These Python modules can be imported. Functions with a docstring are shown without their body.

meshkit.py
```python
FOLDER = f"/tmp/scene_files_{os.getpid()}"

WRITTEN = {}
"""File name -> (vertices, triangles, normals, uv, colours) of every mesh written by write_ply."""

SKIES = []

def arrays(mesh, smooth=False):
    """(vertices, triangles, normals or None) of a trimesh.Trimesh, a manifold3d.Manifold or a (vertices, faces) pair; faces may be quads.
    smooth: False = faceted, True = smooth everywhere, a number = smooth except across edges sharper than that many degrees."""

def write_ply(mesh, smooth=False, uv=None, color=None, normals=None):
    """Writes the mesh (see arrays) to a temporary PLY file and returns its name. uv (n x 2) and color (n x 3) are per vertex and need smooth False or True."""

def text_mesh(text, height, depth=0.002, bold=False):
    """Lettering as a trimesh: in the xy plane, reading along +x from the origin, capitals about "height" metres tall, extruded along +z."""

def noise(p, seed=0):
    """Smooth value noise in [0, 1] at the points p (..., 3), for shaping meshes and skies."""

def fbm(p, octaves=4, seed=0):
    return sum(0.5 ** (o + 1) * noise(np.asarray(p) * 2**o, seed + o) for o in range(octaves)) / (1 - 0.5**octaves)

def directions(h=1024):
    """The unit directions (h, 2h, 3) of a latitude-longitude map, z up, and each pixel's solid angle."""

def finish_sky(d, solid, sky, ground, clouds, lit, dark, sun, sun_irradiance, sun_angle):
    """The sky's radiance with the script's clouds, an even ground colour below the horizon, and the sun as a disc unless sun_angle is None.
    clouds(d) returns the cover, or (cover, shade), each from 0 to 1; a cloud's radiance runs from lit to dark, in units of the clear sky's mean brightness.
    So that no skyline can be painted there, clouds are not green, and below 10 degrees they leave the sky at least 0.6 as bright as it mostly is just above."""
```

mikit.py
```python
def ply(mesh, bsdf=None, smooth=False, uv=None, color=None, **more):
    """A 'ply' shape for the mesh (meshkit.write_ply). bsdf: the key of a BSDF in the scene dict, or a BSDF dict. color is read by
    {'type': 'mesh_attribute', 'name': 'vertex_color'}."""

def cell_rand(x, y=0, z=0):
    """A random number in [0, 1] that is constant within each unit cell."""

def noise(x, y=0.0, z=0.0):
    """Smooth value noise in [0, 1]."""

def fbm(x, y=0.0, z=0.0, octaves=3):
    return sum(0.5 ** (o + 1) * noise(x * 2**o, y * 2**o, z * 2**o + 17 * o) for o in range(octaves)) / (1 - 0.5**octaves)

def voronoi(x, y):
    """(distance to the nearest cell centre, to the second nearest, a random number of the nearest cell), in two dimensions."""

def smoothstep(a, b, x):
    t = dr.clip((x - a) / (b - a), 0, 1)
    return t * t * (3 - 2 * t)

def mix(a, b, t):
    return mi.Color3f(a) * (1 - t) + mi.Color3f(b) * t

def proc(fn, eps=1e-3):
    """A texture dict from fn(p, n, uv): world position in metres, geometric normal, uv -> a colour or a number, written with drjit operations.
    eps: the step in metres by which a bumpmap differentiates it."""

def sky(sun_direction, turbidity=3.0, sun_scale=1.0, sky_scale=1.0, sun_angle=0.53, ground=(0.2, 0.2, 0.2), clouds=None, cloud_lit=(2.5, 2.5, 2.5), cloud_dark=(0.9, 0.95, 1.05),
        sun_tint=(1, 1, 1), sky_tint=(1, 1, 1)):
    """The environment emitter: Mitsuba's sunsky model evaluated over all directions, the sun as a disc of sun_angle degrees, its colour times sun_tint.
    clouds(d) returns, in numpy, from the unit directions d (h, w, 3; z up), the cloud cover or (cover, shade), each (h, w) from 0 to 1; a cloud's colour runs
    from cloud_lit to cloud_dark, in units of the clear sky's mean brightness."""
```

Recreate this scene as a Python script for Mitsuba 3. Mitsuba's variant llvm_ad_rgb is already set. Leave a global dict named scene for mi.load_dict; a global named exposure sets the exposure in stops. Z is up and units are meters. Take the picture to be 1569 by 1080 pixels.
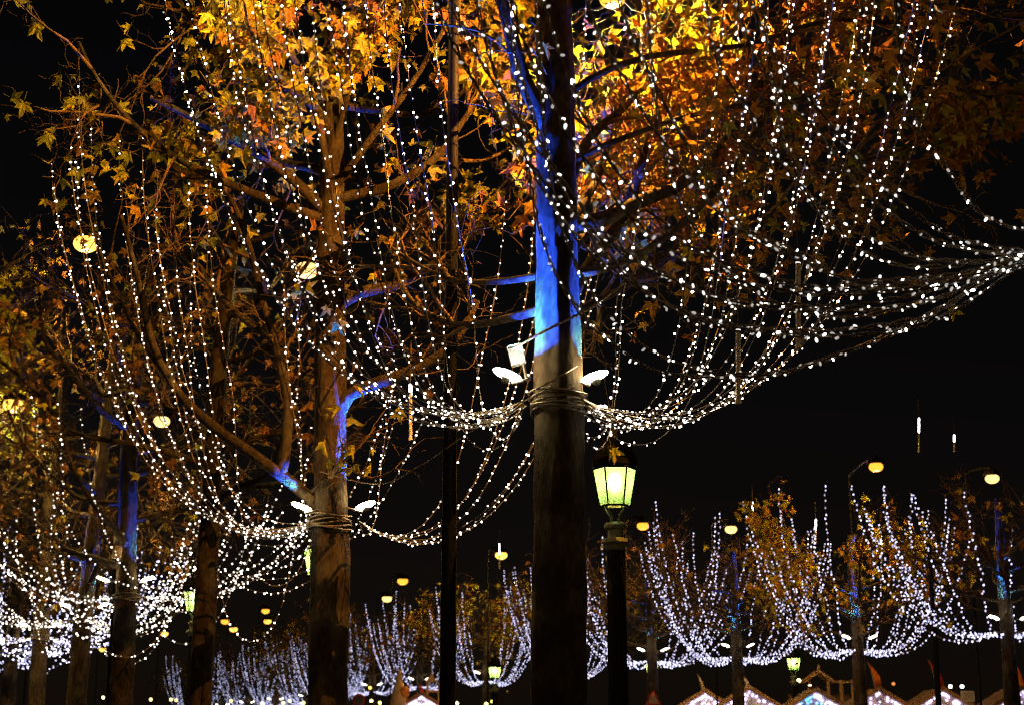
import math
import numpy as np
import trimesh
import mitsuba as mi
import mikit
import meshkit
from mikit import noise, fbm, smoothstep, mix

T = mi.ScalarTransform4f
scene, labels = {}, {}

# ------------------------------------------------------------------ camera, sky, exposure
EYE = np.array([0.0, 0.0, 1.6])
PITCH = math.radians(13.8)
FPX, CX, CY = 2488.0, 784.5, 540.0
scene['camera'] = {'type': 'thinlens', 'fov': 35.0, 'fov_axis': 'x', 'near_clip': 0.05, 'far_clip': 900.0,
                   'aperture_radius': 0.0085, 'focus_distance': 12.5,
                   'to_world': T().look_at(origin=EYE.tolist(), target=[0, math.cos(PITCH), 1.6 + math.sin(PITCH)], up=[0, 0, 1])}
sky = mikit.sky([0.3, -0.9, 0.12], turbidity=3.0, sun_scale=0.0, sky_scale=0.035, ground=(0.02, 0.02, 0.02), sky_tint=(1.35, 0.9, 0.92))
sky['sampling_weight'] = 0.15
scene['night_sky'] = sky
exposure = 0.0


def px(x, y, d):
    """The point at ground distance d along +Y seen at pixel (x, y) of the 1569 x 1080 frame."""
    u, v = (x - CX) / FPX, (CY - y) / FPX
    Y, Z = math.cos(PITCH) - v * math.sin(PITCH), math.sin(PITCH) + v * math.cos(PITCH)
    return EYE + np.array([u, Y, Z]) * (d / Y)


# ------------------------------------------------------------------ materials
def rgb(*c):
    return {'type': 'rgb', 'value': list(c)}


def two(d):
    return {'type': 'twosided', 'bsdf': d}


def princ(color, rough=0.6, metal=0.0, spec=0.4, **k):
    return two({'type': 'principled', 'base_color': color if isinstance(color, dict) else rgb(*color), 'roughness': rough, 'metallic': metal, 'specular': spec, **k})


def bark_fn(p, n, uv):
    a = fbm(p.x * 9, p.y * 9, p.z * 3.2, 4)
    b = noise(p.x * 3.1 + 7, p.y * 3.1, p.z * 2.1)
    c = noise(p.x * 45, p.y * 45, p.z * 16)
    col = mix((0.16, 0.11, 0.065), (0.28, 0.215, 0.14), smoothstep(0.42, 0.58, a))
    d = fbm(p.x * 5 + 3, p.y * 5, p.z * 3.6 + 9, 3)
    col = mix(col, (0.42, 0.38, 0.25), smoothstep(0.53, 0.62, d) * 0.5)
    col = mix(col, (0.08, 0.06, 0.035), smoothstep(0.52, 0.66, b) * 0.5)
    return col * (0.09 + 0.155 * c)


def ground_fn(p, n, uv):
    a = fbm(p.x * 0.7, p.y * 0.7, 0, 4)
    b = noise(p.x * 30, p.y * 30, 0)
    return mix((0.07, 0.062, 0.05), (0.13, 0.115, 0.09), a) * (0.75 + 0.5 * b)


def wood_fn(p, n, uv):
    a = noise(p.x * 40, p.y * 40, p.z * 6)
    return mix((0.26, 0.14, 0.06), (0.42, 0.25, 0.11), a)


def leaf_bsdf(c, name):
    def fn(p, n, uv, c=c):
        a = noise(p.x * 22, p.y * 22, p.z * 22)
        b = noise(p.x * 3.3 + 11, p.y * 3.3, p.z * 3.3)
        return mix(tuple(0.62 * x for x in c), c, smoothstep(0.2, 0.75, a)) * (0.75 + 0.4 * b)
    scene[name] = {'type': 'principledthin', 'base_color': mikit.proc(fn), 'roughness': 0.6, 'diff_trans': 0.75, 'spec_trans': 0.0}


scene['m_bark'] = princ(mikit.proc(bark_fn), 0.85, spec=0.2)
scene['m_twig'] = princ((0.125, 0.08, 0.04), 0.8, spec=0.1)
leaf_bsdf((0.60, 0.54, 0.06), 'm_leaf_gold')
leaf_bsdf((0.54, 0.31, 0.05), 'm_leaf_amber')
leaf_bsdf((0.27, 0.27, 0.05), 'm_leaf_olive')
leaf_bsdf((0.36, 0.17, 0.06), 'm_leaf_rust')
LEAFM = ['m_leaf_gold', 'm_leaf_amber', 'm_leaf_olive', 'm_leaf_rust']
scene['m_wire'] = princ((0.13, 0.11, 0.08), 0.5)
scene['m_black'] = princ((0.006, 0.006, 0.006), 0.6, spec=0.05)
scene['m_iron'] = princ((0.10, 0.12, 0.08), 0.5)
scene['m_steel'] = princ((0.22, 0.22, 0.22), 0.4, 0.6)
scene['m_box'] = princ((0.72, 0.72, 0.70), 0.45)
scene['m_white'] = princ((0.70, 0.66, 0.72), 0.5)
scene['m_lens'] = princ((0.8, 0.8, 0.8), 0.3)
scene['m_strap'] = princ((0.06, 0.05, 0.04), 0.6)
scene['m_tube'] = princ((0.60, 0.58, 0.58), 0.35)
scene['m_wood'] = princ(mikit.proc(wood_fn), 0.7)
scene['m_roof'] = princ((0.12, 0.075, 0.045), 0.8)
scene['m_flag'] = {'type': 'principledthin', 'base_color': rgb(0.80, 0.22, 0.03), 'roughness': 0.7, 'diff_trans': 0.8}
scene['m_flag_red'] = {'type': 'principledthin', 'base_color': rgb(0.62, 0.06, 0.03), 'roughness': 0.7, 'diff_trans': 0.8}
scene['m_flag_pale'] = {'type': 'principledthin', 'base_color': rgb(0.6, 0.5, 0.38), 'roughness': 0.7, 'diff_trans': 0.8}
scene['m_ground'] = princ(mikit.proc(ground_fn), 0.8)
scene['m_hedge'] = princ((0.05, 0.045, 0.022), 0.9)
scene['m_red'] = princ((0.45, 0.03, 0.025), 0.5)
scene['m_sign'] = princ((0.42, 0.45, 0.52), 0.5)
scene['m_ink'] = princ((0.06, 0.065, 0.08), 0.5)
scene['m_figure'] = princ((0.62, 0.42, 0.25), 0.7)
scene['m_orange'] = princ((0.75, 0.28, 0.06), 0.7)
scene['m_lantern_glass'] = {'type': 'principledthin', 'base_color': rgb(0.80, 1.0, 0.52), 'roughness': 0.35, 'diff_trans': 1.5, 'spec_trans': 0.3}


def area(r, g, b, w=1.0):
    return {'type': 'area', 'radiance': rgb(r, g, b), 'sampling_weight': w}


# ------------------------------------------------------------------ mesh helpers
def tubes(P, R, sides=4, cap=False):
    """Many polylines of equal length as one mesh: P (n, k, 3), R (n, k)."""
    P, R = np.asarray(P, float), np.asarray(R, float)
    n, k, _ = P.shape
    t = np.gradient(P, axis=1)
    t /= np.linalg.norm(t, axis=2, keepdims=True) + 1e-9
    m = t.mean(1)
    ref = np.where(np.abs(m[:, 2:]) < 0.8, [0, 0, 1.0], [1.0, 0, 0])[:, None]
    a = np.cross(t, ref)
    a /= np.linalg.norm(a, axis=2, keepdims=True) + 1e-9
    b = np.cross(t, a)
    ang = np.arange(sides) * 2 * np.pi / sides
    V = P[:, :, None] + R[:, :, None, None] * (np.cos(ang)[None, None, :, None] * a[:, :, None] + np.sin(ang)[None, None, :, None] * b[:, :, None])
    base = (np.arange(n) * k * sides)[:, None, None]
    i, j = np.meshgrid(np.arange(k - 1), np.arange(sides), indexing='ij')
    q = np.stack([i * sides + j, i * sides + (j + 1) % sides, (i + 1) * sides + (j + 1) % sides, (i + 1) * sides + j], -1).reshape(1, -1, 4) + base
    q = q.reshape(-1, 4)
    f = np.vstack([q[:, [0, 1, 2]], q[:, [0, 2, 3]]])
    V = V.reshape(-1, 3)
    if cap:
        s = np.arange(1, sides - 1)
        end = np.stack([s * 0, s, s + 1], 1)
        fs = []
        for x in range(n):
            o = x * k * sides
            fs += [end[:, ::-1] + o, end + o + (k - 1) * sides]
        f = np.vstack([f] + fs)
    return V, f


def join(*ms):
    at, V, F = 0, [], []
    for m in ms:
        v, f = (m.vertices, m.faces) if hasattr(m, 'vertices') else m
        V.append(np.asarray(v))
        F.append(np.asarray(f) + at)
        at += len(v)
    return np.vstack(V), np.vstack(F)


def box(x0, x1, y0, y1, z0, z1, c=0.0):
    b = trimesh.creation.box([x1 - x0, y1 - y0, z1 - z0])
    b.apply_translation([(x0 + x1) / 2, (y0 + y1) / 2, (z0 + z1) / 2])
    return b.vertices, b.faces


def lathe(profile, n=24, square=False):
    pr = np.array(profile, float)
    ang = np.arange(n) * 2 * np.pi / n + (np.pi / n if square else 0)
    V = np.stack([pr[:, None, 0] * np.cos(ang), pr[:, None, 0] * np.sin(ang), np.repeat(pr[:, 1:], n, 1)], -1).reshape(-1, 3)
    i, j = np.meshgrid(np.arange(len(pr) - 1), np.arange(n), indexing='ij')
    q = np.stack([i * n + j, i * n + (j + 1) % n, (i + 1) * n + (j + 1) % n, (i + 1) * n + j], -1).reshape(-1, 4)
    return V, np.vstack([q[:, [0, 1, 2]], q[:, [0, 2, 3]]])


def bar(a, b, r, sides=6):
    return tubes([[a, b]], [[r, r]], sides, cap=True)


def moved(m, p):
    v, f = m
    return np.asarray(v) + np.asarray(p), f


def rotz(m, a):
    v, f = m
    c, s = math.cos(a), math.sin(a)
    v = np.asarray(v)
    return np.stack([v[:, 0] * c - v[:, 1] * s, v[:, 0] * s + v[:, 1] * c, v[:, 2]], 1), f


count = {}


def key_of(name):
    n = count.get(name, 0)
    count[name] = n + 1
    return name if n == 0 else f'{name}_{n:03d}'


def thing(name, label, cat, group=None):
    k = key_of(name)
    labels[k] = {'label': label, 'category': cat}
    if group:
        labels[k]['group'] = group
    return k


def part(parent, name, mesh, bsdf, smooth=False, stuff=False, **more):
    k = key_of(f'{parent}__{name}')
    scene[k] = mikit.ply(mesh, bsdf, smooth=smooth, **more)
    if stuff:
        labels[k] = {'kind': 'stuff'}
    return k


def frame_from(z, rng):
    """A rotation with its third column along z and a random spin."""
    z = z / np.linalg.norm(z)
    a = np.cross(z, rng.normal(size=3))
    a /= np.linalg.norm(a)
    return np.stack([a, np.cross(z, a), z], 1)


def m4(R, p, s=1.0):
    M = np.eye(4)
    M[:3, :3] = R * s
    M[:3, 3] = p
    return T(M)


# ------------------------------------------------------------------ light bulbs (shape groups; the copies are baked into one mesh each)
ICO = trimesh.creation.icosphere(subdivisions=0, radius=1.0)
TEAR = lathe([[0.0001, 0], [0.55, 0.25], [0.8, 0.9], [0.95, 2.0], [0.75, 3.0], [0.0001, 3.5]], 6)
WARM, COOL = (1.0, 0.90, 0.78), (0.60, 0.62, 1.0)
for nm, tint in (('warm', WARM), ('cool', COOL)):
    for lv, e, r in (('bright', 5.0, 1.12), ('mid', 2.0, 1.0), ('dim', 0.5, 0.9)):
        scene[f'g_{nm}_{lv}'] = {'type': 'shapegroup', 'bulb': mikit.ply((ICO.vertices * r, ICO.faces), 'm_lens', emitter=area(*(e * c for c in tint), 0.12))}
for lv, e in (('bright', 6.5), ('mid', 1.7), ('dim', 0.45)):
    scene[f'g_tear_{lv}'] = {'type': 'shapegroup', 'bulb': mikit.ply(TEAR, 'm_lens', smooth=True, emitter=area(e * 1.0, e * 0.94, e * 0.86, 0.15))}


def catenary(R, H, r0, n=60):
    """A hanging chain from (0, 0) to (R, H) whose lowest point is at r0."""
    r0 = min(r0, 0.42 * R)
    lo, hi = R / 25.0, 200.0
    for _ in range(60):
        a = math.sqrt(lo * hi)
        z = a * (math.cosh((R - r0) / a) - math.cosh(r0 / a))
        lo, hi = (a, hi) if z > H else (lo, a)
    r = np.linspace(0, R, n)
    return np.stack([r, a * (np.cosh((r - r0) / a) - math.cosh(r0 / a))], 1)


def string_path(R, H1, H2, rt, r0, ring, rng, wob=0.03):
    """(r, z, sideways) of a strand: from the ring round the trunk, a swag out to (R, H1), then up to (rt, H2)."""
    c = catenary(R - ring, H1, r0)
    c[:, 0] += ring
    q = np.linspace(0, 1, 24)[1:]
    up = np.stack([R + (rt - R) * (1 - (1 - q) ** 2), H1 + (H2 - H1) * q], 1)
    p = np.vstack([c, up]) if H2 > H1 + 0.1 else c
    s = np.r_[0, np.cumsum(np.linalg.norm(np.diff(p, axis=0), axis=1))]
    m = max(int(s[-1] / 0.12), 12)
    u = np.linspace(0, s[-1], m)
    p = np.stack([np.interp(u, s, p[:, 0]), np.interp(u, s, p[:, 1])], 1)
    k = np.ones(7) / 7
    for j in (0, 1):
        e = np.r_[np.full(3, p[0, j]), p[:, j], np.full(3, p[-1, j])]
        p[:, j] = np.convolve(e, k, 'valid')
    p[0] = [ring, 0]
    side = np.cumsum(rng.normal(0, wob * 0.5, m)) * np.sin(np.linspace(0, math.pi, m))
    return np.stack([p[:, 0], p[:, 1], side], 1)


def along(P, step, rng):
    s = np.r_[0, np.cumsum(np.linalg.norm(np.diff(P, axis=0), axis=1))]
    u = np.arange(step * 1.5, s[-1], step) + rng.uniform(-0.36, 0.36, len(np.arange(step * 1.5, s[-1], step))) * step
    Q = np.stack([np.interp(u, s, P[:, j]) for j in range(3)], 1)
    return Q


def hang_string(P, label, group, rng, rb=0.013, step=0.085, tint='warm', tear=False, wire=0.006):
    """One strand: a wire and its bulbs."""
    k = thing('light_string', label, 'string lights', group)
    N = len(P)
    if tear:                                       # two twisted wires, seen from near
        ph = np.arange(N) * 1.9
        off = np.stack([np.cos(ph), np.sin(ph), np.sin(ph * 0.7)], 1) * 0.010
        part(k, 'wire', tubes([P + off, P - off], np.full((2, N), wire), 4), 'm_wire')
    else:
        part(k, 'wire', tubes([P], np.full((1, N), wire), 3), 'm_wire')
    Q = along(P, step, rng)
    lv = rng.choice(['bright', 'mid', 'dim'], len(Q), p=[0.24, 0.36, 0.40] if tear else [0.46, 0.36, 0.18])
    off = rng.normal(0, 0.010, (len(Q), 3))
    if not tear:
        labels[f'{k}__bulb'] = {'kind': 'stuff'}
    for i, q in enumerate(Q):
        if rng.random() < (0.25 if tear else 0.11):
            continue
        if tear:
            d = rng.normal(size=3) + [0, 0, -0.3]
            M = m4(frame_from(d, rng), q + off[i] * 0.5, rb * rng.uniform(0.65, 1.25))
            scene[f'{k}__bulb' + (f'_{i:03d}' if i else '')] = {'type': 'instance', 'to_world': M, 'g': {'type': 'ref', 'id': f'g_tear_{lv[i]}'}}
        else:
            M = m4(np.eye(3), q + off[i], rb * rng.uniform(0.7, 1.25))
            scene[f'{k}__bulb__{i:03d}'] = {'type': 'instance', 'to_world': M, 'g': {'type': 'ref', 'id': f'g_{tint}_{lv[i]}'}}
    return k


# ------------------------------------------------------------------ trees
def leaf_mesh(seed):
    rng = np.random.default_rng(seed)
    lobes = [(90, 1.0), (38, 0.86), (142, 0.86), (-14, 0.52), (194, 0.52)]
    order = sorted(lobes, key=lambda l: l[0])
    pts = [(-62, 0.18)]
    for i, (a, l) in enumerate(order):
        l *= rng.uniform(0.88, 1.1)
        pts += [(a - 13, l * 0.70), (a, l), (a + 13, l * 0.70)]
        if i + 1 < len(order):
            pts.append(((a + order[i + 1][0]) / 2, 0.42))
    pts.append((242, 0.18))
    xy = np.array([[r * math.cos(math.radians(a)), r * math.sin(math.radians(a)) + 0.25] for a, r in pts])
    xy /= 1.3
    fold, curl = rng.uniform(0.3, 0.95), rng.uniform(-0.9, 0.9)
    z = fold * np.abs(xy[:, 0]) + curl * (xy[:, 1] - 0.3) ** 2 + rng.normal(0, 0.035, len(xy))
    v = np.column_stack([xy, z])
    v = np.vstack([[0, 0.19, 0.0], v, [0.012, 0.0, 0], [-0.012, 0.0, 0], [0.01, -0.42, 0.03], [-0.01, -0.42, 0.03]])
    n = len(xy)
    f = [[0, i, i + 1] for i in range(1, n)] + [[n + 2, n + 1, n + 3], [n + 2, n + 3, n + 4]]
    v[:, 1] += 0.42                                  # the origin is the end of the stalk
    return v, np.array(f)


LEAVES = [leaf_mesh(s) for s in range(4)]
for i in range(4):
    for mname in LEAFM:
        scene[f'g_leaf_{i}_{mname[7:]}'] = {'type': 'shapegroup', 'leaf': mikit.ply(LEAVES[i], mname)}


def leaf_frames(n, rng):
    """Leaves hang: the tip (y) mostly downwards, the face any way round."""
    y = rng.normal(0, 0.55, (n, 3)) + [0, 0, -0.75]
    y /= np.linalg.norm(y, axis=1, keepdims=True)
    x = np.cross(y, rng.normal(size=(n, 3)))
    x /= np.linalg.norm(x, axis=1, keepdims=True)
    return np.stack([x, y, np.cross(x, y)], 2)


def leaves_mesh(Rm, P, S, which):
    V, F = LEAVES[which]
    vs = np.einsum('nij,kj->nki', Rm * S[:, None, None], V) + P[:, None]
    fs = F[None] + (np.arange(len(P)) * len(V))[:, None, None]
    return vs.reshape(-1, 3), fs.reshape(-1, 3)


def sample_on(P, idx, t):
    k = P.shape[1] - 1
    x = np.clip(t, 0, 0.999) * k
    i = x.astype(int)
    fr = (x - i)[:, None]
    a, b = P[idx, i], P[idx, i + 1]
    d = b - a
    return a + d * fr, d / (np.linalg.norm(d, axis=1, keepdims=True) + 1e-9)


def grow(P, n, rng, tmin, lmin, lmax, spread, up, wander, K, axis=None, out=0.0, weight=None):
    """n shoots off the polylines P."""
    idx = rng.choice(len(P), n, p=weight)
    o, tg = sample_on(P, idx, rng.uniform(tmin, 1, n))
    d = tg + spread * rng.normal(size=(n, 3)) + [0, 0, up]
    if axis is not None and out:
        w = o[:, :2] - axis
        w /= np.linalg.norm(w, axis=1, keepdims=True) + 1e-6
        d[:, :2] += out * w
    d /= np.linalg.norm(d, axis=1, keepdims=True)
    L = rng.uniform(lmin, lmax, n)
    pts = [o]
    for _ in range(K - 1):
        d = d + wander * rng.normal(size=(n, 3)) + [0, 0, up * 0.15]
        d /= np.linalg.norm(d, axis=1, keepdims=True)
        pts.append(pts[-1] + d * (L / (K - 1))[:, None])
    return np.stack(pts, 1), idx


def smooth_path(pts, n):
    p = np.asarray(pts, float)
    s = np.r_[0, np.cumsum(np.linalg.norm(np.diff(p, axis=0), axis=1))]
    u = np.linspace(0, s[-1], n)
    if len(p) > 3:
        from scipy.interpolate import PchipInterpolator
        return np.stack([PchipInterpolator(s, p[:, j])(u) for j in range(3)], 1)
    return np.stack([np.interp(u, s, p[:, j]) for j in range(3)], 1)


def trunk_mesh(path, rad, rng, sides=40, rings=150, bump=1.0):
    P = smooth_path(path, rings)
    r = np.interp(np.linspace(0, 1, rings), np.linspace(0, 1, len(rad)), rad)
    V, F = tubes([P], [r], sides)
    seed = int(rng.integers(1, 1000))
    c = np.repeat(P, sides, 0)
    d = (V - c) / (np.linalg.norm(V - c, axis=1, keepdims=True) + 1e-9)
    q = np.column_stack([d[:, 0] * 1.3, d[:, 1] * 1.3, V[:, 2] * 0.55])
    lump = (meshkit.fbm(q * 1.5 + seed, 3, seed) - 0.5) * 0.20
    ridge = (meshkit.fbm(np.column_stack([d[:, 0] * 7, d[:, 1] * 7, V[:, 2] * 3.2]) + seed, 3, seed + 5) - 0.5) * 0.09
    knob = np.zeros(len(V))
    for _ in range(14):
        b = V[rng.integers(0, len(V))]
        knob += rng.uniform(0.06, 0.2) * np.exp(-(np.linalg.norm(V - b, axis=1) / rng.uniform(0.05, 0.13)) ** 2)
    V = c + d * (np.repeat(r, sides) * (1 + bump * (1.35 * lump + 1.3 * ridge) + knob))[:, None]
    return V, F


def plane_tree(root, base, rng, r0=0.23, top=10.5, lean=(0, 0), limbs=None, auto_limbs=9, limb_lo=5.3, reach=3.0, anchors=(), n_branch=60, n_twig=500,
               n_spur=700, n_leaf=900, own_leaves=0, leaf_z=(6.0, 8.0), leaf_mix=(0.55, 0.25, 0.1, 0.1), leaf_size=0.19, detail=1.0, leaf_dir=None, world=None, twig_r=1.0,
               leaf_low=0.08):
    """Builds the parts of one tree under the key root (None: returns them as a list of (name, mesh, bsdf, smooth, stuff))."""
    parts = []
    base = np.asarray(base, float)
    bx, by = base
    path = [(bx, by, -0.15), (bx + lean[0] * 0.15, by + lean[1] * 0.15, 1.6), (bx + lean[0] * 0.4, by + lean[1] * 0.4, 4.2),
            (bx + lean[0] * 0.7 + rng.normal(0, 0.05), by + lean[1] * 0.7, 7.0), (bx + lean[0] + rng.normal(0, 0.15), by + lean[1], top)]
    TR = smooth_path(path, 40)
    rad = [r0 * 1.35, r0 * 1.06, r0 * 1.0, r0 * 0.98, r0 * 0.93, r0 * 0.84, r0 * 0.78, r0 * 0.72, r0 * 0.6, r0 * 0.42, r0 * 0.2]
    parts.append(('trunk', trunk_mesh(path, rad, rng, max(10, int(44 * detail)), max(30, int(170 * detail))), 'm_bark', True, False))
    LP, LR = [], []
    for pts, ra, rb in limbs or ():
        LP.append(smooth_path(pts, 16))
        LR.append(np.linspace(ra, rb, 16))
    a0 = rng.uniform(0, 6.28)
    for i in range(auto_limbs):
        z = limb_lo + (top - 1.2 - limb_lo) * (i + rng.uniform(0, 0.7)) / auto_limbs
        az = a0 + i * 2.4 + rng.normal(0, 0.25)
        o = np.array([np.interp(z, TR[:, 2], TR[:, 0]), np.interp(z, TR[:, 2], TR[:, 1]), z])
        L = reach * rng.uniform(0.7, 1.05) * (1.0 if z < 8 else 0.8)
        d = np.array([math.cos(az), math.sin(az), 0])
        e = rng.uniform(0.35, 0.75)
        pts = [o, o + d * L * 0.3 + [0, 0, 0.06 * L], o + d * L * 0.62 + [0, 0, 0.3 * e * L], o + d * L * 0.85 + [0, 0, 0.62 * e * L], o + d * L + [0, 0, e * L]]
        pts = [p + rng.normal(0, 0.07, 3) * (j > 0) for j, p in enumerate(pts)]
        LP.append(smooth_path(pts, 16))
        LR.append(np.linspace(r0 * rng.uniform(0.22, 0.36), 0.02, 16))
    for P, R in zip(LP, LR):
        s = max(5, int(14 * detail))
        m = tubes([P], [R], s)
        q = m[0] * 7
        c = np.repeat(P, s, 0)
        m = (c + (m[0] - c) * (0.82 + 0.42 * meshkit.fbm(q, 2, 3))[:, None], m[1])
        parts.append(('limb', m, 'm_bark', True, False))
    LPa = np.array(LP)
    Pb, _ = grow(LPa, n_branch, rng, 0.35, 0.7, 1.7, 0.55, 0.25, 0.20, 7, base, 0.35)
    Rb = np.linspace(1, 0.35, 7)[None] * rng.uniform(0.014, 0.028, n_branch)[:, None]
    if len(anchors):                                 # a shoot to each place where a strand is tied
        A = np.asarray(anchors, float)
        C = np.vstack([LPa[:, 4:].reshape(-1, 3), TR[26:]])
        D = np.linalg.norm(A[:, None] - (C - [0, 0, 0.5])[None], axis=2)
        S = C[D.argmin(1)]
        t = np.linspace(0, 1, 7)[None, :, None]
        Pa = S[:, None] * (1 - t) + A[:, None] * t
        Pa += np.sin(t * math.pi) * rng.normal(0, 0.12, (len(A), 1, 3)) + np.sin(t * math.pi * 2) * rng.normal(0, 0.07, (len(A), 1, 3))
        Pa[:, -1] = A + [0, 0, 0.03]
        Pb = np.vstack([Pb, Pa])
        Rb = np.vstack([Rb, np.linspace(1, 0.4, 7)[None] * rng.uniform(0.014, 0.022, (len(A), 1))])
    Pt, _ = grow(Pb, n_twig, rng, 0.15, 0.35, 0.95, 0.75, 0.18, 0.42, 6)
    Rt = np.linspace(1, 0.4, 6)[None] * rng.uniform(0.005, 0.009, n_twig)[:, None] * twig_r
    Ps, _ = grow(Pt, n_spur, rng, 0.1, 0.12, 0.42, 0.9, 0.1, 0.5, 5)
    Rs = np.linspace(1, 0.5, 5)[None] * rng.uniform(0.003, 0.0052, n_spur)[:, None] * twig_r
    parts.append(('twig', join(tubes(Pb, Rb, 5 if detail > 0.5 else 3), tubes(Pt, Rt, 4 if detail > 0.5 else 3), tubes(Ps, Rs, 3)), 'm_twig', True, True))
    # leaves on twigs and spurs, thicker higher up
    pool = np.vstack([Pt[:, 1:].reshape(-1, 3), Ps[:, 1:].reshape(-1, 3)])
    w = leaf_low + (1 - leaf_low) * np.clip((pool[:, 2] - leaf_z[0]) / (leaf_z[1] - leaf_z[0]), 0, 1)
    if leaf_dir is not None:
        w = w * leaf_dir(pool)
    w = w * (0.25 + 2.2 * np.clip(meshkit.noise(pool * 1.7, 31) - 0.52, 0, 1) * 2.5)
    at = pool[rng.choice(len(pool), n_leaf, p=w / w.sum())] + rng.normal(0, 0.13, (n_leaf, 3))
    Rm, S = leaf_frames(n_leaf, rng), leaf_size * rng.uniform(0.45, 1.2, n_leaf)
    kind, col = rng.integers(0, 4, n_leaf), rng.choice(4, n_leaf, p=np.array(leaf_mix) / sum(leaf_mix))
    own = np.zeros(n_leaf, bool)
    if own_leaves and root:
        v = at - EYE
        dep = v[:, 1] * math.cos(PITCH) + v[:, 2] * math.sin(PITCH)
        u, h = v[:, 0] / dep, (v[:, 2] * math.cos(PITCH) - v[:, 1] * math.sin(PITCH)) / dep
        seen = (np.abs(u) < 0.31) & (np.abs(h) < 0.215)
        score = np.where(seen, S / dep, 0)
        own[np.argsort(-score)[:own_leaves]] = True
        own &= seen
    i = 0
    for n in np.nonzero(own)[0]:
        scene[f'{root}__leaf' + (f'_{i:03d}' if i else '')] = {'type': 'instance', 'to_world': m4(Rm[n], at[n], S[n]), 'g': {'type': 'ref', 'id': f'g_leaf_{kind[n]}_{LEAFM[col[n]][7:]}'}}
        i += 1
    for c in range(4):
        ms = [leaves_mesh(Rm[s], at[s], S[s], k) for k in range(4) if (s := np.nonzero((col == c) & (kind == k) & ~own)[0]).size]
        if ms:
            parts.append(('foliage', join(*ms), LEAFM[c], False, True))
    if root is None:
        return parts
    for name, mesh, bsdf, smooth, stuff in parts:
        part(root, name, mesh, bsdf, smooth, stuff)
    return TR


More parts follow.
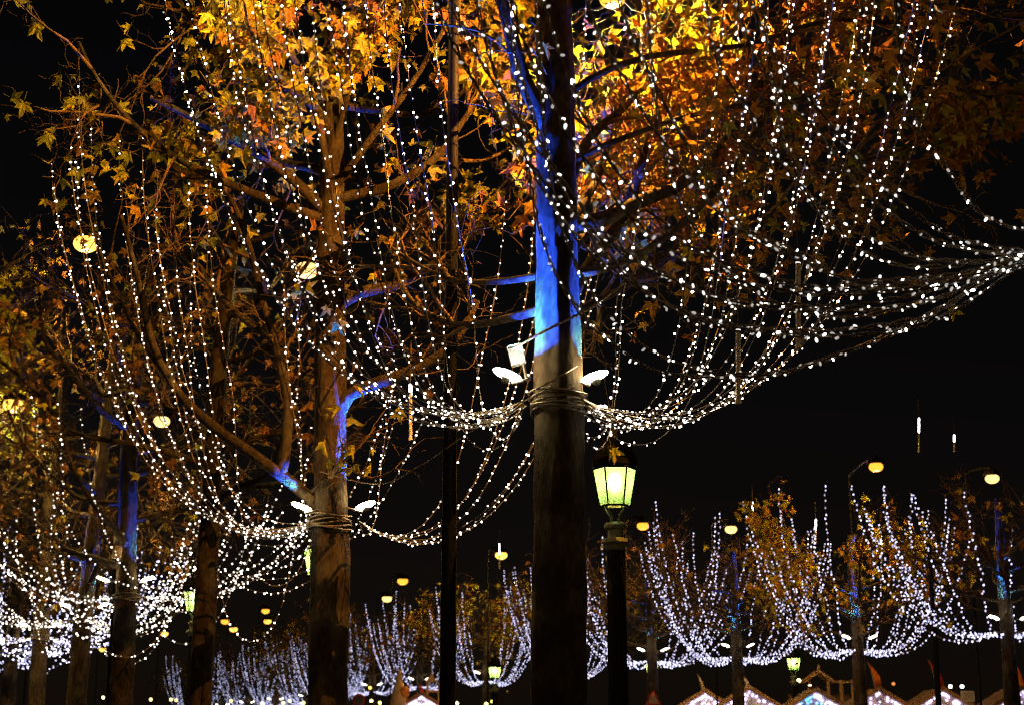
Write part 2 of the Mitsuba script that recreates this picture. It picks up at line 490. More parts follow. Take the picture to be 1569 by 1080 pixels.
# ------------------------------------------------------------------ floodlights, straps, boxes
DISH = lathe([[0.0001, -0.075], [0.022, -0.072], [0.034, -0.05], [0.036, -0.029], [0.0001, -0.0285]], 24)
LENS = lathe([[0.0001, -0.0275], [0.075, -0.027], [0.112, -0.016], [0.128, 0.0], [0.118, 0.016], [0.085, 0.027], [0.0001, 0.032]], 24)
scene['g_far_lens'] = {'type': 'shapegroup', 'lens': mikit.ply(LENS, 'm_lens', smooth=True, emitter=area(9, 8.0, 6.0, 0.2))}


def floodlight(at, out, label, group, near, blue=42.0, aim=None, tilt=20.0, w=1.0, wl=0.2, lens=70.0, face=None, cut=21.0):
    """A round dish lamp on a short bracket at the trunk; its lens looks up and is a little tilted; the blue beam runs up the bark."""
    k = thing('floodlight', label, 'floodlight', group)
    a = math.atan2(out[1], out[0]) if face is None else face
    R = np.array(T().rotate([0, 0, 1], math.degrees(a)).rotate([0, 1, 0], -tilt).matrix)[:3, :3]
    M = np.eye(4)
    M[:3, :3], M[:3, 3] = R, at

    def put(m):
        return np.asarray(m[0]) @ R.T + at, m[1]
    part(k, 'housing', put(DISH), 'm_black', 40)
    back = at - np.array([math.cos(a), math.sin(a), 0]) * 0.2
    part(k, 'bracket', bar(at + R @ [-0.06, 0, -0.055], back + [0, 0, -0.03], 0.014, 8), 'm_steel')
    if near:
        part(k, 'lens', put(LENS), 'm_lens', True, emitter=area(lens, lens * 0.74, lens * 0.36, wl))
    else:
        scene[f'{k}__lens'] = {'type': 'instance', 'to_world': T(M), 'g': {'type': 'ref', 'id': 'g_far_lens'}}
    if blue:
        tgt = aim if aim is not None else at + [-0.22 * math.cos(a), -0.22 * math.sin(a), 2.4]
        o = at + R @ [0.02, 0, 0.06]
        scene[f'{k}_beam'] = {'type': 'spot', 'to_world': T().look_at(origin=o.tolist(), target=list(tgt), up=[0, 1, 0]), 'intensity': rgb(blue * 0.008, blue * 0.068, blue),
                              'cutoff_angle': cut, 'beam_width': 3.0, 'sampling_weight': w}
    return k


def trunk_at(TR, z):
    return np.array([np.interp(z, TR[:, 2], TR[:, 0]), np.interp(z, TR[:, 2], TR[:, 1]), z])


def ring_strap(root, c, r, z, rng, n=5):
    """Cable bundle wound round the trunk where the strands start."""
    P = []
    for i in range(n):
        a = np.linspace(0, 2 * math.pi, 25)
        rr = r + 0.015 + rng.uniform(0, 0.02) + 0.008 * np.sin(3 * a + i)
        P.append(np.stack([c[0] + rr * np.cos(a), c[1] + rr * np.sin(a), z + 0.03 * (i - n / 2) + 0.02 * np.sin(a * 2 + i * 1.3)], 1))
    return tubes(P, np.full((n, 25), 0.011), 5)


def tie_ends(c, r, paths):
    """The bare thick lead of each strand between the ring and its first bulb."""
    return None


# ------------------------------------------------------------------ the near trees (row A) and their strands
def bowl_specs(n, rng):
    """Wide low bowls: most strands go out to either side along the row of trees."""
    out = []
    for i in range(n):
        az = math.radians((0, 180)[i % 2] + 50 * (2 * ((i // 2 + rng.uniform(0.1, 0.9)) / ((n + 1) // 2)) - 1))
        R = rng.uniform(2.5, 3.8) if i % 5 else rng.uniform(1.2, 2.4)
        out.append((az, R, 0.0, rng.uniform(0.5, 1.0) * R, R, rng.uniform(0.45, 0.9)))
    return out


def strands(specs, base, ring_z, ring_r, label, group, rng, k_h=1.0, **k):
    anchors = []
    for az, R, H1, H2, rt, r0 in specs:
        H1 = R * (1.52 - 0.155 * R) * rng.uniform(0.92, 1.08) * k_h
        H2 = max(H1 + 0.15, H2)
        rt = R + 0.13 * (H2 - H1) + rng.normal(0, 0.05)
        s = string_path(R, H1, H2, rt, r0, ring_r, rng)
        d, t = np.array([math.cos(az), math.sin(az), 0]), np.array([-math.sin(az), math.cos(az), 0])
        P = np.array([base[0], base[1], ring_z]) + s[:, :1] * d + s[:, 2:] * t + s[:, 1:2] * [0, 0, 1]
        side = 'out to the left' if math.cos(az) < -0.35 else 'out to the right' if math.cos(az) > 0.35 else 'close up'
        hang_string(P, label.replace('SIDE', side), group + ' ' + side if 'SIDE' in label else group, rng, **k)
        anchors.append(P[-1])
    return anchors


def tree_thing(label):
    return thing('plane_tree', label, 'tree')


# T0: just right of the frame, its strands and a few leaves hang into the picture
B0, RING0 = np.array([3.02, 7.7]), 4.08
rng = np.random.default_rng(100)
G0 = trunk_gather = np.array([B0[0] - 0.24, B0[1] - 0.08, RING0])
anc0 = []
T0NAMES = ['rising steeply at the far right', 'second from the right, crossing the dark sky', 'third from the right', 'fourth from the right, with the longest flat run', 'through the middle of the fan', 'reaching farthest to the left', 'crossing in front of the blue-lit trunk', 'lowest of the fan', 'short and high between the right ones', 'inner one climbing to the orange leaves']
T0P = (([(1568, 352), (1512, 332), (1442, 245), (1402, 185), (1382, 90)], 7.4, 0.15), ([(1560, 384), (1475, 368), (1368, 300), (1262, 178), (1184, 80), (1150, -10)], 7.2, 0.1), ([(1545, 400), (1430, 398), (1335, 366), (1240, 300), (1160, 190), (1090, 60)], 8.0, 0.1),
                    ([(1560, 392), (1440, 424), (1310, 430), (1228, 398), (1122, 345), (1050, 262), (972, 150), (900, 0)], 7.3, 0.0), ([(1555, 396), (1400, 442), (1250, 440), (1150, 418), (1050, 372), (985, 312), (915, 215), (835, 10)], 6.9, -0.1),
                    ([(1550, 400), (1400, 452), (1270, 470), (1120, 460), (1010, 418), (905, 352), (820, 262), (735, 140), (668, 5)], 7.1, -0.2), ([(1548, 404), (1400, 490), (1270, 506), (1150, 502), (1040, 474), (945, 420), (865, 340), (800, 225), (752, 90), (725, -20)], 7.8, -0.1),
                    ([(1545, 408), (1390, 503), (1290, 540), (1170, 574), (1050, 560), (950, 500), (880, 400), (846, 290), (830, 150), (822, 20)], 8.6, 0.0), ([(1558, 390), (1480, 405), (1390, 408), (1300, 370), (1232, 290), (1196, 190), (1175, 60)], 8.5, 0.1),
                    ([(1552, 398), (1420, 462), (1310, 486), (1200, 470), (1120, 420), (1060, 340), (1020, 240), (1000, 110), (990, -20)], 8.9, 0.0))
T0P += tuple(([(x + rng.normal(0, 5) + (i + 1) / len(p) * sx, y + rng.normal(0, 4) + 10 * math.sin((i + 1) / len(p) * 3.1)) for i, (x, y) in enumerate(p)], d + sd, u) for (p, d, u), sx, sd in ((T0P[1], -35, 0.3), (T0P[3], 40, 0.4), (T0P[4], -45, -0.3), (T0P[5], 35, 0.3), (T0P[6], 40, -0.2), (T0P[7], -40, 0.3)))
T0NAMES += ['beside the second from the right'] + ['companion of the long flat one', 'companion of the one through the middle', 'companion of the one farthest left', 'companion of the one before the blue trunk', 'just above the lowest of the fan']
for (pts, d1, up), nm in zip(T0P, T0NAMES):
    n = len(pts)
    P = [G0 + rng.normal(0, 0.03, 3)] + [px(x, y, 7.62 + (d1 - 7.62) * ((i + 1) / n) ** 0.8) for i, (x, y) in enumerate(pts)]
    P += [P[-1] + [up * 0.6 - 0.12, 0, 1.2], P[-1] + [up - 0.12, 0, 2.6]]
    P = smooth_path(P, 110)
    hang_string(P, 'teardrop strand from right edge, ' + nm, 'near strands that gather at the right edge', rng, rb=0.0068, step=0.050, tear=True, wire=0.0055)
    anc0.append(P[-1])
t0 = tree_thing('dark plane tree past the right edge, big blurred leaves hanging in')
TR0 = plane_tree(t0, B0, rng, r0=0.24, auto_limbs=8, limb_lo=6.4, reach=3.2, anchors=anc0, n_branch=50, n_twig=260, n_spur=260, n_leaf=260, own_leaves=80, leaf_z=(5.4, 6.6), leaf_mix=(0.1, 0.15, 0.6, 0.15), leaf_low=0.3)
part(t0, 'cable_ring', ring_strap(t0, trunk_at(TR0, RING0), 0.235, RING0, rng), 'm_wire', True)

# T1: the thick trunk at the middle
B1, RING1, FL1 = np.array([0.35, 13.2]), 4.42, 4.68
rng = np.random.default_rng(101)
sp1 = [(math.radians(a), *r) for a, r in (
    (179, (3.45, 2.5, 4.6, 3.5, 0.55)), (188, (3.1, 2.3, 5.0, 3.2, 0.6)), (172, (2.75, 1.9, 4.6, 2.6, 0.6)), (196, (2.5, 2.2, 5.0, 2.5, 0.5)), (160, (2.2, 1.9, 4.8, 2.1, 0.5)),
    (182, (2.0, 2.0, 5.2, 1.9, 0.4)), (150, (1.7, 1.7, 4.6, 1.6, 0.4)), (172, (1.22, 1.3, 4.9, 1.25, 0.3)),
    (165, (0.70, 1.2, 4.6, 0.63, 0.25)), (75, (1.2, 1.6, 4.6, 1.1, 0.3)),
    (183, (3.3, 0, 4.4, 0, 0.6)), (168, (3.0, 0, 4.6, 0, 0.5)), (192, (2.2, 0, 4.8, 0, 0.5)), (174, (2.45, 0, 4.8, 0, 0.55)), (12, (2.9, 0, 4.4, 0, 0.6)), (-6, (2.5, 0, 4.2, 0, 0.6)), (2, (2.2, 0, 4.4, 0, 0.5)), (-16, (3.3, 0, 4.2, 0, 0.7)), (24, (1.6, 0, 4.3, 0, 0.4)),
    (205, (1.9, 1.9, 4.9, 1.8, 0.45)), (176, (1.6, 1.8, 4.9, 1.5, 0.4)), (190, (1.0, 1.4, 4.8, 1.0, 0.3)), (-14, (1.5, 1.4, 4.2, 1.4, 0.45)), (14, (2.5, 1.7, 4.4, 2.4, 0.55)), (-2, (3.5, 2.2, 4.4, 3.3, 0.6)), (-30, (2.2, 1.6, 4.4, 2.1, 0.5)), (60, (1.6, 1.4, 4.2, 1.5, 0.4)),
    (45, (2.6, 1.8, 4.8, 2.5, 0.5)), (28, (2.1, 1.6, 4.6, 2.0, 0.45)), (20, (3.1, 2.0, 4.4, 3.0, 0.6)), (8, (3.3, 2.1, 4.7, 3.2, 0.6)), (0, (2.8, 1.7, 4.5, 2.75, 0.55)),
    (-10, (3.1, 1.9, 4.2, 3.0, 0.65)), (-20, (2.4, 1.6, 4.5, 2.3, 0.5)), (-4, (1.9, 1.5, 4.3, 1.8, 0.4)), (5, (1.2, 1.3, 4.6, 1.1, 0.3)), (38, (0.75, 1.2, 4.3, 0.7, 0.3)))]
anc1 = strands(sp1, B1, RING1, 0.26, 'strand of white bulbs swagging SIDE of the thick blue-lit middle trunk', 'strands of the thick middle tree', rng, rb=0.0105, step=0.082)
t1 = tree_thing('thick plane tree at the middle with blue-lit trunk, glowing orange twigs and amber leaves')
L1 = [([px(845, 215, 13.2), px(822, 165, 13.1), px(797, 112, 13.0), px(785, 60, 12.9), px(770, 5, 12.8), px(752, -80, 12.7)], 0.085, 0.04),
      ([px(862, 350, 13.3), px(925, 337, 13.6), px(980, 308, 13.9), px(1035, 288, 14.1), px(1110, 215, 14.2), px(1200, 60, 14.2), px(1260, -80, 14.2)], 0.075, 0.025),
      ([px(845, 470, 13.2), px(780, 488, 13.8), px(710, 498, 14.5), px(640, 470, 15.0), px(600, 400, 15.4)], 0.042, 0.02),
      ([px(840, 420, 13.2), px(760, 432, 13.9), px(690, 428, 14.6), px(600, 380, 15.2)], 0.034, 0.018),
      ([px(870, 470, 13.2), px(900, 410, 13.9), px(955, 330, 14.4), px(1000, 200, 14.7), px(1040, 60, 14.9)], 0.06, 0.03),
      ([px(870, 420, 13.2), px(960, 400, 13.7), px(1060, 330, 14.0), px(1160, 200, 14.2), px(1230, 60, 14.2)], 0.04, 0.02),
      ([px(868, 300, 13.2), px(905, 210, 13.7), px(960, 160, 14.1), px(1010, 60, 14.5)], 0.05, 0.03),
      ([px(862, 255, 13.3), px(960, 210, 13.6), px(1090, 170, 13.8), px(1240, 150, 13.8), px(1390, 130, 13.6), px(1520, 150, 13.4)], 0.026, 0.012),
      ([px(862, 150, 13.2), px(980, 90, 13.5), px(1140, 70, 13.8), px(1300, 30, 14.0), px(1440, 40, 14.1), px(1580, 10, 14.2)], 0.03, 0.012),
      ([px(1090, 170, 13.8), px(1180, 240, 13.7), px(1270, 250, 13.6), px(1350, 230, 13.4)], 0.02, 0.01),
      ([px(870, 485, 13.25), px(915, 462, 14.1), px(985, 425, 14.7), px(1060, 370, 15.1)], 0.045, 0.02),
      ([px(870, 400, 13.25), px(915, 340, 14.2), px(985, 290, 14.9), px(1050, 260, 15.4)], 0.045, 0.02),
      ([px(880, 330, 13.4), px(920, 260, 14.2), px(940, 190, 14.8), px(990, 120, 15.0)], 0.045, 0.02)]
TR1 = plane_tree(t1, B1, rng, r0=0.218, top=10.5, lean=(0.1, 0), limbs=L1, auto_limbs=4, limb_lo=8.3, reach=3.1, anchors=anc1, n_branch=130, n_twig=1250, n_spur=2600, n_leaf=2900, own_leaves=300, leaf_z=(5.8, 7.0),
                 leaf_mix=(0.10, 0.45, 0.15, 0.30), leaf_low=0.12, leaf_dir=lambda p: np.clip((p[:, 0] + 0.4) / 0.9, 0.14, 1) * np.clip(np.linalg.norm(p - px(938, 40, 14.9), axis=1) / 1.1 - 0.4, 0.03, 1))
part(t1, 'cable_ring', ring_strap(t1, trunk_at(TR1, RING1), 0.215, RING1, rng, 6), 'm_wire', True)
c1 = trunk_at(TR1, FL1)
floodlight(px(777, 574, 13.02), (-1, 0.0), 'lit floodlight on the left of the thick middle trunk beside a white box', None, True, 620, c1 + [-0.04, -0.10, 1.15], w=2.8, wl=2.2, cut=48.0, lens=75.0)
floodlight(px(911, 577, 13.16), (1, 0.15), 'lit floodlight on the right of the thick middle trunk', None, True, 450, c1 + [0.0, 0.0, 0.70], w=1.8, wl=2.2, cut=30.0, lens=75.0)

# T2: the second trunk, orange above and blue-edged
B2, RING2, FL2 = np.array([-2.02, 18.7]), 4.18, 4.50
rng = np.random.default_rng(102)
sp2 = [(math.radians(a), *r) for a, r in (
    (178, (3.35, 2.4, 4.6, 3.28, 0.6)), (186, (3.3, 2.3, 4.1, 3.35, 0.55)), (168, (3.05, 2.3, 5.3, 2.85, 0.6)), (192, (2.85, 2.4, 5.4, 2.5, 0.6)), (203, (3.2, 2.2, 4.2, 3.2, 0.6)), (158, (3.0, 2.0, 3.4, 3.0, 0.6)),
    (182, (1.85, 1.9, 3.2, 1.8, 0.5)), (175, (1.28, 1.2, 4.9, 1.2, 0.45)), (215, (2.3, 1.7, 3.4, 2.2, 0.4)), (140, (2.8, 1.8, 3.6, 2.7, 0.5)),
    (195, (0.40, 0.8, 2.9, 0.34, 0.1)), (110, (2.4, 1.8, 4.0, 2.2, 0.5)),
    (30, (2.6, 1.7, 4.2, 2.5, 0.5)), (12, (3.2, 2.2, 4.4, 3.0, 0.7)), (0, (2.9, 1.5, 4.2, 2.9, 0.7)), (-10, (3.1, 1.9, 4.2, 3.0, 0.7)), (5, (1.65, 1.7, 4.1, 1.6, 0.4)),
    (182, (3.1, 0, 4.8, 0, 0.6)), (174, (2.6, 0, 5.0, 0, 0.5)), (196, (2.2, 0, 4.6, 0, 0.5)), (165, (2.3, 0, 4.5, 0, 0.5)), (188, (1.6, 0, 4.6, 0, 0.4)), (-4, (2.5, 0, 4.2, 0, 0.6)), (8, (2.2, 0, 4.0, 0, 0.5)),
    (20, (0.5, 0.9, 2.2, 0.42, 0.15)))]
anc2 = strands(sp2, B2, RING2, 0.26, 'strand of white bulbs swagging SIDE of the orange-lit second trunk', 'strands of the golden-leaved second tree', rng, rb=0.0112, step=0.095)
t2 = tree_thing('golden-leaved plane tree left of the dark pole with an orange-lit trunk')
L2 = [([px(518, 640, 18.7), px(535, 606, 18.6), px(575, 588, 18.5), px(630, 568, 18.4), px(690, 530, 18.3), px(730, 460, 18.2)], 0.085, 0.04),
      ([px(505, 480, 18.7), px(550, 450, 18.9), px(610, 436, 19.2), px(660, 410, 19.4), px(720, 330, 19.6)], 0.08, 0.04),
      ([px(492, 800, 18.7), px(472, 758, 18.6), px(440, 735, 18.5), px(400, 705, 18.5), px(330, 655, 18.4), px(272, 600, 18.4), px(232, 520, 18.4), px(212, 430, 18.3), px(185, 330, 18.2)], 0.075, 0.025),
      ([px(470, 760, 18.6), px(492, 738, 18.5), px(525, 720, 18.3)], 0.022, 0.010),
      ([px(432, 728, 18.5), px(442, 640, 18.6), px(425, 540, 18.7), px(398, 445, 18.8), px(386, 390, 18.9), px(352, 300, 19.0)], 0.06, 0.03),
      ([px(420, 520, 18.7), px(352, 470, 18.9), px(303, 408, 19.1), px(262, 378, 19.1), px(240, 376, 19.0), px(233, 400, 19.0)], 0.045, 0.025),
      ([px(500, 330, 18.7), px(430, 260, 18.4), px(330, 200, 18.0), px(230, 150, 17.7)], 0.07, 0.03),
      ([px(505, 300, 18.7), px(570, 210, 18.3), px(640, 115, 18.0), px(700, 5, 17.8)], 0.05, 0.02),
      ([px(500, 260, 18.6), px(470, 130, 18.2), px(420, 40, 17.9), px(380, -40, 17.7)], 0.05, 0.02),
      ([px(508, 240, 18.7), px(540, 120, 18.3), px(560, 20, 18.0)], 0.045, 0.02)]
TR2 = plane_tree(t2, B2, rng, r0=0.222, top=11.2, lean=(-0.22, 0), limbs=L2, auto_limbs=6, limb_lo=7.6, reach=3.3, anchors=anc2, n_branch=80, n_twig=460, n_spur=900, n_leaf=2150, own_leaves=300, leaf_size=0.215, leaf_z=(7.5, 8.6),
                 leaf_mix=(0.46, 0.16, 0.30, 0.08), leaf_low=0.015, leaf_dir=lambda p: 0.25 + 0.75 * np.clip((p[:, 0] + 4.3) / 0.9, 0, 1) * np.clip((-0.4 - p[:, 0]) / 1.1, 0.4, 1) * (1 + 3 * np.exp(-((p[:, 0] + 2.15) / 0.7) ** 2) * (p[:, 1] < 18.5)))
part(t2, 'cable_ring', ring_strap(t2, trunk_at(TR2, RING2), 0.222, RING2, rng, 6), 'm_wire', True)
c2 = trunk_at(TR2, FL2)
floodlight(px(462, 776, 18.32), (-1, 0.0), 'lit floodlight on the left of the orange-lit second trunk', None, True, 170, px(440, 735, 18.5), w=2.4, wl=1.0, lens=20.0, cut=17.0)
floodlight(px(560, 774, 18.64), (1, 0.0), 'lit floodlight on the right of the orange-lit second trunk', None, True, 600, c2 + [0.10, -0.02, 1.1], w=3.2, wl=1.4, lens=40.0, cut=30.0)

# the rest of row A, dwindling to the left
def row_tree(i, base, seed, label, strand_label, n_str, rb, step, ring, leafy, leaf_mix, floods, blue, w, own=0, detail=0.5, tint='warm', flabel=None):
    rng = np.random.default_rng(seed)
    anc = strands(bowl_specs(n_str, rng), base, ring, 0.25, strand_label, 'strands of ' + label, rng, k_h=0.85 if not floods else 0.48, rb=rb, step=step, tint=tint, wire=0.006)
    t = tree_thing(label)
    TR = plane_tree(t, base, rng, r0=0.205 if floods else 0.165, top=10.8, lean=(rng.normal(0, 0.15), 0), auto_limbs=12, limb_lo=4.7, reach=3.2, anchors=anc, n_branch=60, n_twig=300, n_spur=420, n_leaf=leafy, own_leaves=own, leaf_z=(5.0, 8.0),
                    leaf_mix=leaf_mix, leaf_low=0.35, detail=detail, twig_r=1.25)
    if floods:
        part(t, 'cable_ring', ring_strap(t, trunk_at(TR, ring), 0.215, ring, rng, 4), 'm_wire', True)
        c = trunk_at(TR, ring + 0.3)
        for s, side in ((-1, 'left'), (1, 'right')):
            floodlight(c + [0.40 * s, -0.09, 0], (s, 0.0), f'lit floodlight on the {side} of ' + flabel, None, True, blue, c + [0.05 * s, -0.06, 0.9], w=w, wl=0.3, lens=20.0, cut=24.0)
    return t, TR


DIM = (0.05, 0.3, 0.15, 0.5)
trA = {}
for i, (base, lab, sl, n_str, rb, step, ring, floods, own, fl, tint) in enumerate([
    ((-4.56, 24.1), 'dark-trunked plane tree between the second trunk and the green-lit one', 'strand of white bulbs behind the second tree on the dark third trunk', 7, 0.0135, 0.10, 4.2, False, 80, None, 'warm'),
    ((-6.88, 29.3), 'plane tree with a mossy lower trunk and a blue-lit box', 'strand of white bulbs SIDE at the mossy trunk with blue-lit box', 22, 0.0165, 0.095, 4.3, True, 80, 'the mossy trunk with the blue-lit box', 'warm'),
    ((-9.15, 34.6), 'plane tree with two blue-lit stems left of the mossy trunk', 'strand of white bulbs SIDE just left of the mossy trunk', 24, 0.0185, 0.105, 4.3, True, 0, 'the trunk just left of the mossy one', 'warm'),
    ((-11.45, 40.0), 'plane tree standing second left of the mossy trunk', 'strand of white bulbs SIDE second left of the mossy trunk', 24, 0.021, 0.115, 4.3, True, 0, 'the trunk second left of the mossy one', 'cool'),
    ((-13.75, 45.3), 'plane tree standing nearest the left edge in the tree row', 'strand of white bulbs SIDE at the trunk nearest left edge', 22, 0.023, 0.12, 4.3, True, 0, 'the trunk nearest the left edge', 'cool')]):
    trA[i] = row_tree(i, base, 110 + i, lab, sl, n_str, rb, step, ring, 330 if i < 2 else 300, DIM, floods, 230 if i < 3 else 0, 1.0, own, 0.55 if i < 2 else 0.35, tint, fl)

# a leafy tree cut by the left edge, lit by its street lamp
rng = np.random.default_rng(130)
tl = tree_thing('yellow-leaved tree cut by the left edge around a street lamp')
plane_tree(tl, (-12.9, 35.7), rng, r0=0.2, top=12.6, auto_limbs=11, limb_lo=7.4, reach=2.3, n_branch=70, n_twig=420, n_spur=500, n_leaf=1500, leaf_z=(7.4, 9.0), leaf_mix=(0.8, 0.15, 0.05, 0), leaf_low=0.2, leaf_dir=lambda p: np.clip((-10.6 - p[:, 0]) / 0.6, 0, 1), detail=0.35, twig_r=1.2, leaf_size=0.22)

# ------------------------------------------------------------------ far rows: one tree and a few strands built once, then copies
def far_tree_group(name, seed, leafy, mixv):
    rng = np.random.default_rng(seed)
    ps = plane_tree(None, (0, 0), rng, r0=0.20, top=7.4, auto_limbs=11, limb_lo=4.5, reach=2.9, n_branch=70, n_twig=330, n_spur=300, n_leaf=leafy, leaf_z=(5.2, 7.0), leaf_mix=mixv, leaf_low=0.3, detail=0.3, twig_r=1.7, leaf_size=0.22)
    g, n = {'type': 'shapegroup'}, {}
    for pname, mesh, bsdf, smooth, stuff in ps:
        n[pname] = n.get(pname, 0) + 1
        g[pname if n[pname] == 1 else f'{pname}_{n[pname] - 1:03d}'] = mikit.ply(mesh, bsdf, smooth=smooth)
    scene[name] = g
    return [k for k in g if k != 'type']


far_parts = {'g_tree_bare': far_tree_group('g_tree_bare', 201, 50, (0.3, 0.4, 0, 0.3)), 'g_tree_gold': far_tree_group('g_tree_gold', 202, 900, (0.5, 0.4, 0.05, 0.05)), 'g_tree_thin': far_tree_group('g_tree_thin', 203, 150, (0.4, 0.4, 0, 0.2))}
NV = 6
rng = np.random.default_rng(210)
for v in range(NV):
    R = [3.4, 3.0, 2.5, 3.2, 2.8, 3.5][v]
    H1 = R * (1.52 - 0.155 * R)
    s = string_path(R, H1, max(H1 + 0.2, [4.2, 4.0, 4.3, 3.6, 3.2, 3.9][v]), R + 0.1, [0.6, 0.55, 0.5, 0.7, 0.6, 0.75][v], 0.25, rng, 0.05)
    P = np.stack([s[:, 0], s[:, 2], s[:, 1]], 1)
    Q = along(P, 0.14, rng)
    Q += rng.normal(0, 0.015, Q.shape)
    hi = rng.random(len(Q)) < 0.55
    g = {'type': 'shapegroup', 'wire': mikit.ply(tubes([P], np.full((1, len(P)), 0.007), 3), 'm_wire')}
    for nm, sel, e in (('bulb', hi, 3.6), ('bulb_001', ~hi, 1.5)):
        g[nm] = mikit.ply(join(*[(ICO.vertices * 0.0205 * [1, 1, 1.35] + q, ICO.faces) for q in Q[sel]]), 'm_lens', emitter=area(*(e * c for c in COOL), 0.015))
    scene[f'g_strand_{v}'] = g


def far_tree(base, group, rot, label, strand_label, n_str, rng, floods=True, fl=None, blue=True, scale=1.0, stuff=False, ring=4.3, fgroup=None, rs=1.0, zs=1.0):
    t = tree_thing(label)
    scene[t] = {'type': 'instance', 'to_world': T().translate([base[0], base[1], 0]).rotate([0, 0, 1], rot).scale(scale), 'g': {'type': 'ref', 'id': group}}
    for p in far_parts[group]:
        if p.split('_')[0] in ('twig', 'foliage'):
            labels[f'{t}__{p}'] = {'kind': 'stuff'}
    for i in range(n_str):
        az = (0, 180)[i % 2] + 72.0 * (2 * ((i // 2 + rng.uniform(0.1, 0.9)) / ((n_str + 1) // 2)) - 1)
        v = int(rng.integers(0, NV))
        M = T().translate([base[0], base[1], ring]).rotate([0, 0, 1], az).scale([rs, rs, zs * float(rng.uniform(0.62, 0.95))])
        if stuff:
            k = f"distant_string_lights__{count.setdefault('dsl', 0):03d}"
            count['dsl'] += 1
        else:
            k = thing('light_string', strand_label, 'string lights', 'strands of ' + label)
            labels[f'{k}__bulb'] = labels[f'{k}__bulb_001'] = {'kind': 'stuff'}
        scene[k] = {'type': 'instance', 'to_world': M, 'g': {'type': 'ref', 'id': f'g_strand_{v}'}}
    if floods:
        for s, side in ((-1, 'left'), (1, 'right')):
            at = np.array([base[0] + 0.36 * s, base[1] - 0.25, ring + 0.3])
            floodlight(at, (s, 0.0), f'small lit floodlight on the {side} of ' + fl if fl else 'tiny lit floodlight on a distant trunk behind the stalls', fgroup, False,
                       520 if blue else 0, at + [-0.30 * s, 0.20, 1.0], w=0.9)


rng = np.random.default_rng(220)
far_tree((11.45, 38.0), 'g_tree_thin', 20, 'plane tree at the right edge over the last stall', 'strand of cool white bulbs on the tree at the right edge over the last stall', 25, rng, fl='the trunk at the right edge', zs=1.1)
far_tree((9.35, 44.5), 'g_tree_gold', 140, 'plane tree with golden leaves below the bright orange street lamp', 'strand of cool white bulbs on the golden tree below the bright orange lamp', 26, rng, fl='the trunk between two stalls', rs=0.88, zs=1.15)
far_tree((6.55, 48.0), 'g_tree_bare', 75, 'bare plane tree in front of the second stall', 'strand of cool white bulbs on the bare tree in front of the second stall', 25, rng, fl='the trunk in front of the second stall', rs=0.85, zs=1.15)
far_tree((4.25, 50.0), 'g_tree_bare', 200, 'bare plane tree right of the green lantern post', 'strand of cool white bulbs on the bare tree right of the green lantern', 25, rng, fl='the trunk right of the green lantern post', rs=0.85, zs=1.15)
labels['distant_string_lights'] = {'label': 'mass of distant strands of bluish white bulbs along the far end of the tree rows', 'category': 'string lights', 'kind': 'stuff'}
FG = 'distant plane trees beyond the trunks'
far_b = [(2.0, 58.0), (-1.0, 64.5), (-3.9, 70.0), (-6.4, 76.0), (-9.2, 85.0), (-11.2, 91.0), (-13.8, 97.0), (-16.4, 103.0), (-19.0, 109.0), (-22.0, 115.0)]
for i, b in enumerate(far_b):
    far_tree(b, ['g_tree_thin', 'g_tree_gold', 'g_tree_thin', 'g_tree_bare'][i % 4], 37.0 * i, 'distant plane tree wrapped in bluish lights beyond the main trunks', '', 24, rng, floods=True, fl=None, blue=False, stuff=True, rs=0.66, fgroup='floodlights on the distant trees')
    labels[list(labels)[-1]]
for k in [k for k in labels if labels[k].get('label', '').startswith('distant plane tree wrapped')]:
    labels[k]['group'] = FG
for i, b in enumerate([(-16.0, 50.5), (-18.4, 56.0)]):
    far_tree(b, 'g_tree_thin', 60.0 * i, 'plane tree further left in the bright bundle at the left edge' if i == 0 else 'plane tree last in the bright bundle at the left edge', '', 14, rng, floods=False, stuff=True)

# ------------------------------------------------------------------ street lamps
SOD, PALE, DEEP = (1.0, 0.56, 0.13), (1.0, 0.78, 0.38), (1.0, 0.45, 0.06)


